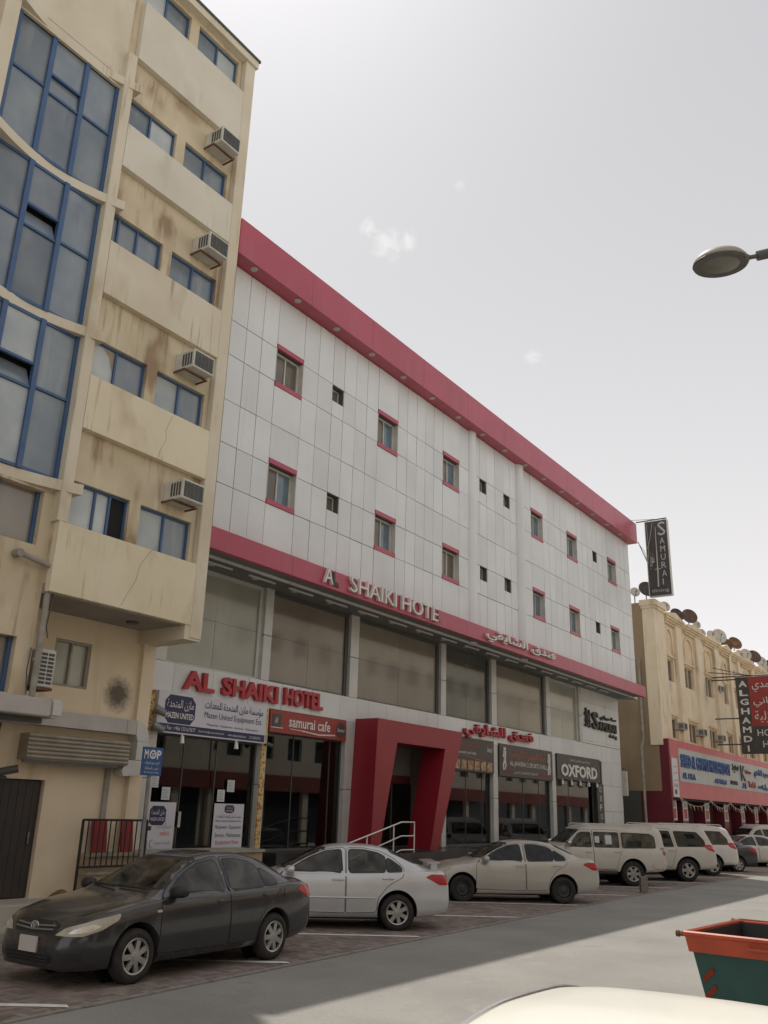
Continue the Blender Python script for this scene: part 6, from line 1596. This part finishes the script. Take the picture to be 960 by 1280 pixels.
SPEC['offroader'] = dict(name='parked_offroader', cab=(-2.42, .82, .68), seats=(.02, -.9), dash=.58, rear_cut=-2.2, door_windows=((0,), (1,)), xf=1.39, xr=-1.39, r=.385, track=.785, arch=.455, clear=.40, tw=.26, rimk=.60, spokes=6, sw=(.04, .05), plate_f=.62, plate_r=.62, crown=.05, edge=.10, mirror_mat='trim_chrome',
    top=[(-2.60, .95), (-2.59, 1.35), (-2.54, 1.62), (-2.46, 1.78), (-2.28, 1.835), (-1.5, 1.862), (-.5, 1.868), (.0, 1.85), (.22, 1.80), (.42, 1.68), (.78, 1.38), (.95, 1.255), (1.1, 1.225), (1.5, 1.20), (1.9, 1.15), (2.08, 1.07), (2.15, .95), (2.17, .80)],
    bot=[(-2.60, .60), (-2.52, .48), (-2.2, .44), (-1.4, .42), (1.4, .42), (1.9, .40), (2.1, .44), (2.17, .55)],
    belt=[(-2.60, .85), (-2.55, 1.08), (-2.3, 1.13), (0, 1.12), (.9, 1.11), (1.5, 1.06), (1.95, .98), (2.1, .88), (2.17, .74)],
    w=[(-2.60, .76), (-2.54, .86), (-2.3, .915), (-1.4, .937), (1.4, .937), (1.8, .92), (2.0, .87), (2.12, .76), (2.17, .64)],
    wr=[(-2.60, .58), (-2.5, .70), (-2.2, .735), (0, .74), (.5, .76), (.95, .80), (1.5, .82), (1.9, .76), (2.1, .64), (2.17, .5)],
    doors=[[(.92, .52), (.90, 1.12), (.72, 1.36), (.40, 1.64), (.30, 1.68), (-.05, 1.70), (-.06, .52)], [(-.085, .52), (-.075, 1.70), (-1.0, 1.70), (-1.02, 1.05), (-.92, .86), (-.80, .52)]],
    windows=[[(.76, 1.17), (.40, 1.56), (.30, 1.61), (.0, 1.62), (-.01, 1.16)], [(-.13, 1.16), (-.12, 1.62), (-.95, 1.62), (-.96, 1.16)], [(-1.08, 1.17), (-1.07, 1.62), (-2.05, 1.60), (-2.20, 1.52), (-2.22, 1.19)]],
    handles=[(.10, 1.02), (-.86, 1.03)], mirror=(.74, 1.24),
    side_bits=[('headlight', 38, [(2.14, .50, .86), (2.10, .50, 1.02), (1.86, .82, 1.04), (1.80, .90, .88), (1.95, .84, .82)], 'lamp_clear', .006),
               ('tail_light', 142, [(-2.56, .76, .96), (-2.54, .76, 1.20), (-2.44, .87, 1.20), (-2.45, .88, .96)], 'metal_grey', .008), ('brake_lens', 142, [(-2.555, .78, .98), (-2.545, .78, 1.07), (-2.46, .865, 1.07), (-2.465, .87, .98)], 'lamp_red', .014),
               ('paper_sheet', 90, [(-.30, .9, 1.30), (-.30, .9, 1.50), (-.14, .9, 1.50), (-.14, .9, 1.30)], 'paper', .012), ('paper_sheet', 90, [(-.72, .9, 1.26), (-.72, .9, 1.54), (-.50, .9, 1.54), (-.50, .9, 1.26)], 'paper', .012),
               ('arch_flare', 90, [(-1.39 + .54 * math.cos(t), .93, .40 + .54 * math.sin(t)) for t in [.1 + k * (math.pi - .2) / 10 for k in range(11)]] + [(-1.39 + .46 * math.cos(t), .93, .40 + .46 * math.sin(t)) for t in [math.pi - .1 - k * (math.pi - .2) / 10 for k in range(11)]], 'PAINT', .02),
               ('arch_flare', 90, [(1.39 + .54 * math.cos(t), .93, .40 + .54 * math.sin(t)) for t in [.1 + k * (math.pi - .2) / 10 for k in range(11)]] + [(1.39 + .46 * math.cos(t), .93, .40 + .46 * math.sin(t)) for t in [math.pi - .1 - k * (math.pi - .2) / 10 for k in range(11)]], 'PAINT', .02),
               ('rear_bumper_corner', 120, [(-2.58, .60, .56), (-2.58, .62, .80), (-2.2, .93, .80), (-2.05, .93, .66), (-2.2, .93, .56)], 'PAINT', .03),
               ('fuel_flap', 90, [(-1.72, .9, .98), (-1.72, .9, 1.12), (-1.56, .9, 1.12), (-1.56, .9, .98)], 'PAINT', .005)],
    end_bits=[('windscreen', 'f', [(-.74, 1.28), (-.66, 1.70), (.66, 1.70), (.74, 1.28)], 'trim_black', .003, ('glass', 'car_glass', .03)),
              ('rear_window', 'r', [(-.66, 1.20), (-.62, 1.64), (.62, 1.64), (.66, 1.20)], 'trim_black', .003, ('glass', 'car_glass', .03)),
              ('grille', 'f', [(-.40, .84), (-.44, 1.03), (.44, 1.03), (.40, .84)], 'trim_black', .004, None), ('lower_grille', 'f', [(-.5, .55), (-.5, .68), (.5, .68), (.5, .55)], 'trim_black', .004, None)],
    extra=[('roof_rail', roof_rails(.2, -2.2, .70, 1.875), 'PAINT'), ('side_step', side_step(.95, -.85, .93, .40), 'trim_black'), ('spare_wheel_cover', spare, 'PAINT')])
SPEC['wagon'] = dict(name='parked_suv', cab=(-2.30, 1.02, .66), seats=(.12, -.8), dash=.75, rear_cut=-1.9, door_windows=((0,), (1,)), xf=1.5, xr=-1.5, r=.39, track=.82, arch=.46, clear=.36, tw=.26, rimk=.62, spokes=5, sw=(.045, .06), plate_f=.62, plate_r=.95, crown=.05, edge=.10,
    top=[(-2.68, .80), (-2.66, 1.10), (-2.58, 1.34), (-2.42, 1.62), (-2.30, 1.80), (-2.12, 1.86), (-1.4, 1.91), (-.4, 1.92), (.1, 1.89), (.40, 1.80), (.75, 1.58), (1.12, 1.29), (1.30, 1.235), (1.7, 1.19), (2.1, 1.12), (2.3, 1.0), (2.38, .84), (2.40, .70)],
    bot=[(-2.68, .58), (-2.6, .46), (-2.2, .42), (-1.4, .38), (1.4, .38), (2.0, .36), (2.3, .40), (2.40, .50)],
    belt=[(-2.68, .74), (-2.62, 1.02), (-2.4, 1.16), (0, 1.13), (1.1, 1.10), (1.7, 1.03), (2.2, .92), (2.35, .78), (2.40, .64)],
    w=[(-2.68, .76), (-2.6, .88), (-2.3, .96), (-1.4, .99), (1.4, .985), (1.9, .96), (2.2, .88), (2.35, .74), (2.40, .60)],
    wr=[(-2.68, .60), (-2.5, .70), (-2.2, .74), (0, .76), (.5, .79), (1.15, .86), (1.7, .88), (2.1, .80), (2.3, .66), (2.40, .5)],
    doors=[[(1.08, .50), (1.05, 1.12), (.85, 1.36), (.48, 1.68), (.05, 1.76), (.0, .50)], [(-.025, .50), (.025, 1.76), (-.95, 1.77), (-1.10, 1.12), (-1.02, .90), (-.88, .50)]],
    windows=[[(.90, 1.18), (.44, 1.60), (.12, 1.67), (.06, 1.17)], [(-.07, 1.17), (-.02, 1.68), (-.90, 1.68), (-1.02, 1.17)], [(-1.18, 1.18), (-1.08, 1.68), (-1.95, 1.66), (-2.20, 1.38), (-2.22, 1.20)]],
    handles=[(.16, 1.02), (-.92, 1.04)], mirror=(.86, 1.22),
    side_bits=[('headlight', 38, [(2.36, .46, .80), (2.28, .52, .98), (1.95, .84, 1.04), (1.90, .94, .90), (2.1, .86, .80)], 'lamp_clear', .006),
               ('tail_light', 138, [(-2.63, .68, 1.06), (-2.62, .72, 1.20), (-2.42, .88, 1.26), (-2.18, .96, 1.24), (-2.30, .95, 1.08), (-2.5, .88, 1.02)], 'lamp_red', .008),
               ('fuel_flap', 90, [(-1.95, .9, .98), (-1.95, .9, 1.12), (-1.79, .9, 1.12), (-1.79, .9, .98)], 'PAINT', .005)],
    end_bits=[('windscreen', 'f', [(-.78, 1.31), (-.66, 1.72), (.66, 1.72), (.78, 1.31)], 'trim_black', .003, ('glass', 'car_glass', .03)),
              ('rear_window', 'r', [(-.72, 1.30), (-.64, 1.72), (.64, 1.72), (.72, 1.30)], 'trim_black', .003, ('glass', 'car_glass', .03)),
              ('grille', 'f', [(-.36, .78), (-.42, .98), (.42, .98), (.36, .78)], 'trim_black', .004, None), ('lower_grille', 'f', [(-.5, .50), (-.5, .62), (.5, .62), (.5, .50)], 'trim_black', .004, None)],
    extra=[('roof_rail', roof_rails(.1, -2.1, .70, 1.93), 'PAINT')])
def ctr(wx, wy, xr, head):                        # origin of a car whose left rear wheel touches the ground at (wx, wy)
    a = R(head); return wx - (xr * math.cos(a) - .70 * math.sin(a)), wy - (xr * math.sin(a) + .70 * math.cos(a))
car('sedan', 'dark charcoal saloon parked nearest, showing its headlight and grille', 9.47, -4.36, 180.8, 'paint_dark', over={'mirror': 'trim_black'}, skip=())
x, y = ctr(14.963, -4.55, -1.3, 130)
car('spoiler_sedan', 'silver saloon with a boot spoiler parked just behind the dark charcoal saloon', x, y, 130, 'paint_silver', over={'spoiler': 'paint_silver', 'side_moulding': 'paint_silver'}, glass='car_glass')
x, y = ctr(22.587, -4.516, -1.3, 131)
car('steel_sedan', 'dusty champagne saloon with black steel wheels in front of the sports hall', x, y, 131, 'paint_champagne', rim='rim_black', glass='car_glass_black')
x, y = ctr(30.17, -3.60, -1.39, 133)
car('offroader', 'boxy cream off-roader with a spare wheel on its tail, papers in the side window', x, y, 133, 'paint_cream')
x, y = ctr(34.3, -4.13, -1.5, 131)
car('wagon', 'large cream estate wagon with red wraparound tail lights beside the boxy off-roader', x, y, 131, 'paint_cream', glass='car_glass_black')
x, y = ctr(38.9, -3.75, -1.5, 131)
car('wagon', 'white off-roader partly hidden behind the large cream estate wagon', x, y, 131, 'paint_white', glass='car_glass')
x, y = ctr(42.8, -3.8, -1.3, 131)
car('sedan', 'small dark blue grey car beyond the white off-roaders', x, y, 131, 'paint_blue_grey')
x, y = ctr(49.5, -4.0, -1.3, 135)
car('sedan', 'white saloon second from the right end of the parked row', x, y, 135, 'paint_white')
x, y = ctr(58, -2.6, -1.3, 140)
car('wagon', 'pale wagon at the far right end of the parked row', x, y, 140, 'paint_white')
car('near_sedan', 'cream white car close to the viewer with only its roof in the picture', 2.85, -13.50, 180, 'paint_roof_white', group=None, name='near_car')
# window papers in the off-roader
# ================================================================== STREET THINGS
# skip with orange rim
sk = thing('rubbish_skip', 'dark green rubbish skip with an orange rim beside the road', 'skip', (9.6, -12.9, 0))
a0, b0 = Vector((8.85, -11.80)), Vector((10.36, -11.91))
ex = (b0 - a0).normalized(); ey = Vector((ex.y, -ex.x)); LX, LY = (b0 - a0).length, 2.1
def sp_(u, v, z): q = a0 + ex * u + ey * v; return (q.x, q.y, z * .89)
def skip_shell(b, z0, z1, i0, i1, out=0.0):
    def ring(z, ins): return [b.verts.new(sp_(*q, z)) for q in ((ins, ins * .6), (LX - ins, ins * .6), (LX - ins, LY - ins * .6), (ins, LY - ins * .6))]
    A, B2 = ring(z0, i0), ring(z1, i1)
    fs = [b.faces.new((A[i], A[(i + 1) % 4], B2[(i + 1) % 4], B2[i])) for i in range(4)]
    return A, B2
b = bm_(); A, B2 = skip_shell(b, .16, 1.13, .24, .045); b.faces.new(A)
bmesh.ops.recalc_face_normals(b, faces=b.faces)
body = obj('skip_body', b, 'dumpster_green', sk)
b = bm_(); A, B2 = skip_shell(b, .20, 1.25, .27, .03); b.faces.new(A)
bmesh.ops.recalc_face_normals(b, faces=b.faces); bmesh.ops.reverse_faces(b, faces=b.faces); obj('skip_liner', b, 'trim_black', sk)
b = bm_(); A, B2 = skip_shell(b, 1.09, 1.27, .015, -.02); C2, D2 = skip_shell(b, 1.09, 1.262, .05, .004)
for i in range(4): b.faces.new((B2[i], B2[(i + 1) % 4], D2[(i + 1) % 4], D2[i])); b.faces.new((A[i], A[(i + 1) % 4], C2[(i + 1) % 4], C2[i]))
bmesh.ops.recalc_face_normals(b, faces=b.faces); rim_ = obj('skip_rim', b, 'dumpster_orange', sk)
b = bm_(); ring = [sp_(*q, 1.262) for q in ((-.02, -.012), (LX + .02, -.012), (LX + .02, LY + .012), (-.02, LY + .012), (-.02, -.012))]
tube(b, ring, .022, 6); obj('rim_bar', b, 'dumpster_orange', sk, smooth=40)
for u in (0, LX):
    b = bm_(); tube(b, [sp_(u, .03, 1.25), sp_(u, -.07, 1.25)], .02, 8); tube(b, [sp_(u, -.06, 1.25), sp_(u, -.09, 1.25)], .028, 8); obj('lifting_pin', b, 'rust', sk, smooth=40)
b = bm_(); tube(b, [sp_(.02, .56, 1.18), sp_(-.05, .56, 1.18), sp_(-.05, .80, 1.17), sp_(.02, .80, 1.17)], .012, 6); obj('handle', b, 'dumpster_orange', sk, smooth=40)
for k in range(4):
    z = .86 - k * .16; ins = lambda zz: .24 + (.045 - .24) * (zz - .16) / .94
    b = bm_(); v = []
    for dv, dz in ((.10, -.05), (.20, .045), (.20, .085), (.19, .10), (.10, .01), (.09, -.02)): v.append(b.verts.new(sp_(ins(z + dz) - .006, dv, z + dz)))
    f = b.faces.new(v); bmesh.ops.solidify(b, geom=[f], thickness=.004); obj('stripe', b, 'dumpster_orange', sk)
b = bm_()
for k in range(4):
    v = [b.verts.new(sp_(ins(zz) - .005, vv, zz)) for vv, zz in ((.86 + k * .05, .50), (.88 + k * .05, .50), (.87 + k * .05, .78), (.85 + k * .05, .78))]; b.faces.new(v)
v = [b.verts.new(sp_(ins(zz) - .006, vv, zz)) for vv, zz in ((.85, .76), (1.03, .76), (1.03, .785), (.85, .785))]; b.faces.new(v)
obj('stencil_mark', b, 'print_white', sk)
b = bm_()
for u in (.25, LX - .25):
    for v_ in (.4, LY - .4):
        lathe(b, [(.0, -.03), (.075, -.03), (.08, 0), (.075, .03), (.0, .03)], 14, Matrix.Translation(sp_(u, v_, .085)) @ Matrix.Rotation(R(90), 4, 'X'))
obj('castor', b, 'trim_black', sk)
# street lamp
lp = thing('street_lamp', 'grey street lamp head on an arm reaching in from the right', 'street lamp', (10.9, -14.9, .12))
hc = Vector((10.02, -12.49, 8.70)); pole = Vector((11.1, -14.75, 8.95)); arm = (pole - hc); arm.z = 0; arm.normalize()
nrm = Vector((-.10, -.05, 1)).normalized(); q = nrm.to_track_quat('Z', 'X').to_matrix().to_4x4()
mx = Matrix.Translation(hc) @ q
b = bm_(); lathe(b, [(.315, -.045), (.33, -.02), (.32, .015), (.27, .075), (.17, .12), (.06, .138), (.0, .14)], 32, mx); obj('lamp_hood', b, 'lamp_top', lp, smooth=50)
b = bm_(); lathe(b, [(.225, -.050), (.318, -.055), (.334, -.03), (.325, -.018)], 32, mx, cap=False); obj('lamp_ring', b, 'lamp_grey', lp, smooth=40)
b = bm_(); lathe(b, [(.0, -.075), (.12, -.068), (.226, -.048)], 28, mx); obj('lens', b, 'lamp_lens', lp, smooth=60)
b = bm_(); lathe(b, [(.0, -.02), (.018, -.02), (.018, .02), (.0, .02)], 10, mx @ Matrix.Translation((-.18, -.25, -.05))); obj('catch', b, 'lamp_grey', lp)
a1 = hc + arm * .30 + Vector((0, 0, .03)); a2 = hc + arm * .44 + Vector((0, 0, .05))
b = bm_(); tube(b, [a1, a2], .028, 10); lathe(b, [(.0, -.03), (.05, -.03), (.05, .03), (.0, .03)], 10, Matrix.Translation(a1)); obj('neck', b, 'lamp_grey', lp, smooth=40)
b = bm_(); tube(b, [a2, hc + arm * 1.0 + Vector((0, 0, .16)), pole + Vector((0, 0, -.05))], [.062, .07, .075], 12); obj('arm', b, 'lamp_grey', lp, smooth=40)
b = bm_(); tube(b, [pole + Vector((0, 0, .2)), (pole.x, pole.y, .12)], [.07, .12], 14); lathe(b, [(.22, 0), (.22, .03), (.14, .05), (.13, .5)], 16, Matrix.Translation((pole.x, pole.y, .0))); obj('pole', b, 'lamp_grey', lp, smooth=40)
# hollow concrete block standing at the bay edge
s = thing('concrete_block', 'hollow concrete block standing upright on a bay line by the off-roader', 'block', (27.95, -4.83, .006))
b = bm_(); rt = Matrix.Rotation(R(35), 3, 'Z')
holes_ = [(.05, .15, .07, .18), (.05, .15, .24, .35)]
P0 = Vector((27.85, -4.93, .008))
def bb(x0, x1, y0, y1, z0, z1):
    box(b, x0, x1, y0, y1, z0, z1, rt, P0)
bb(0, .05, 0, .2, 0, .44); bb(.17, .22, 0, .2, 0, .44); bb(.05, .17, 0, .2, 0, .05); bb(.05, .17, 0, .2, .13, .17); bb(.05, .17, 0, .2, .26, .30); bb(.05, .17, 0, .2, .39, .44)
bmesh.ops.recalc_face_normals(b, faces=b.faces)
obj('block_body', b, 'block', s, weld=False)
bx('block_core', 27.90, 27.97, -4.84, -4.78, .06, .40, 'dark_void', s)
# one bird in the sky
s = thing('bird', 'tiny dark bird gliding in the sky right of the hotel', 'bird', (44, 12, 21))
pb_ = Vector((37.0, 14.0, 20.05))
b = bm_(); tube(b, [pb_ + Vector((-.16, 0, 0)), pb_, pb_ + Vector((.16, 0, .02))], [.02, .05, .015], 6); obj('body', b, 'trim_black', s)
for sg in (1, -1):
    b = bm_(); v = [b.verts.new(pb_ + Vector(q)) for q in ((.06, 0, .01), (.02, sg * .30, .10), (-.06, sg * .33, .08), (-.06, 0, .01))]; f = b.faces.new(v); bmesh.ops.solidify(b, geom=[f], thickness=.01); obj('wing', b, 'trim_black', s)
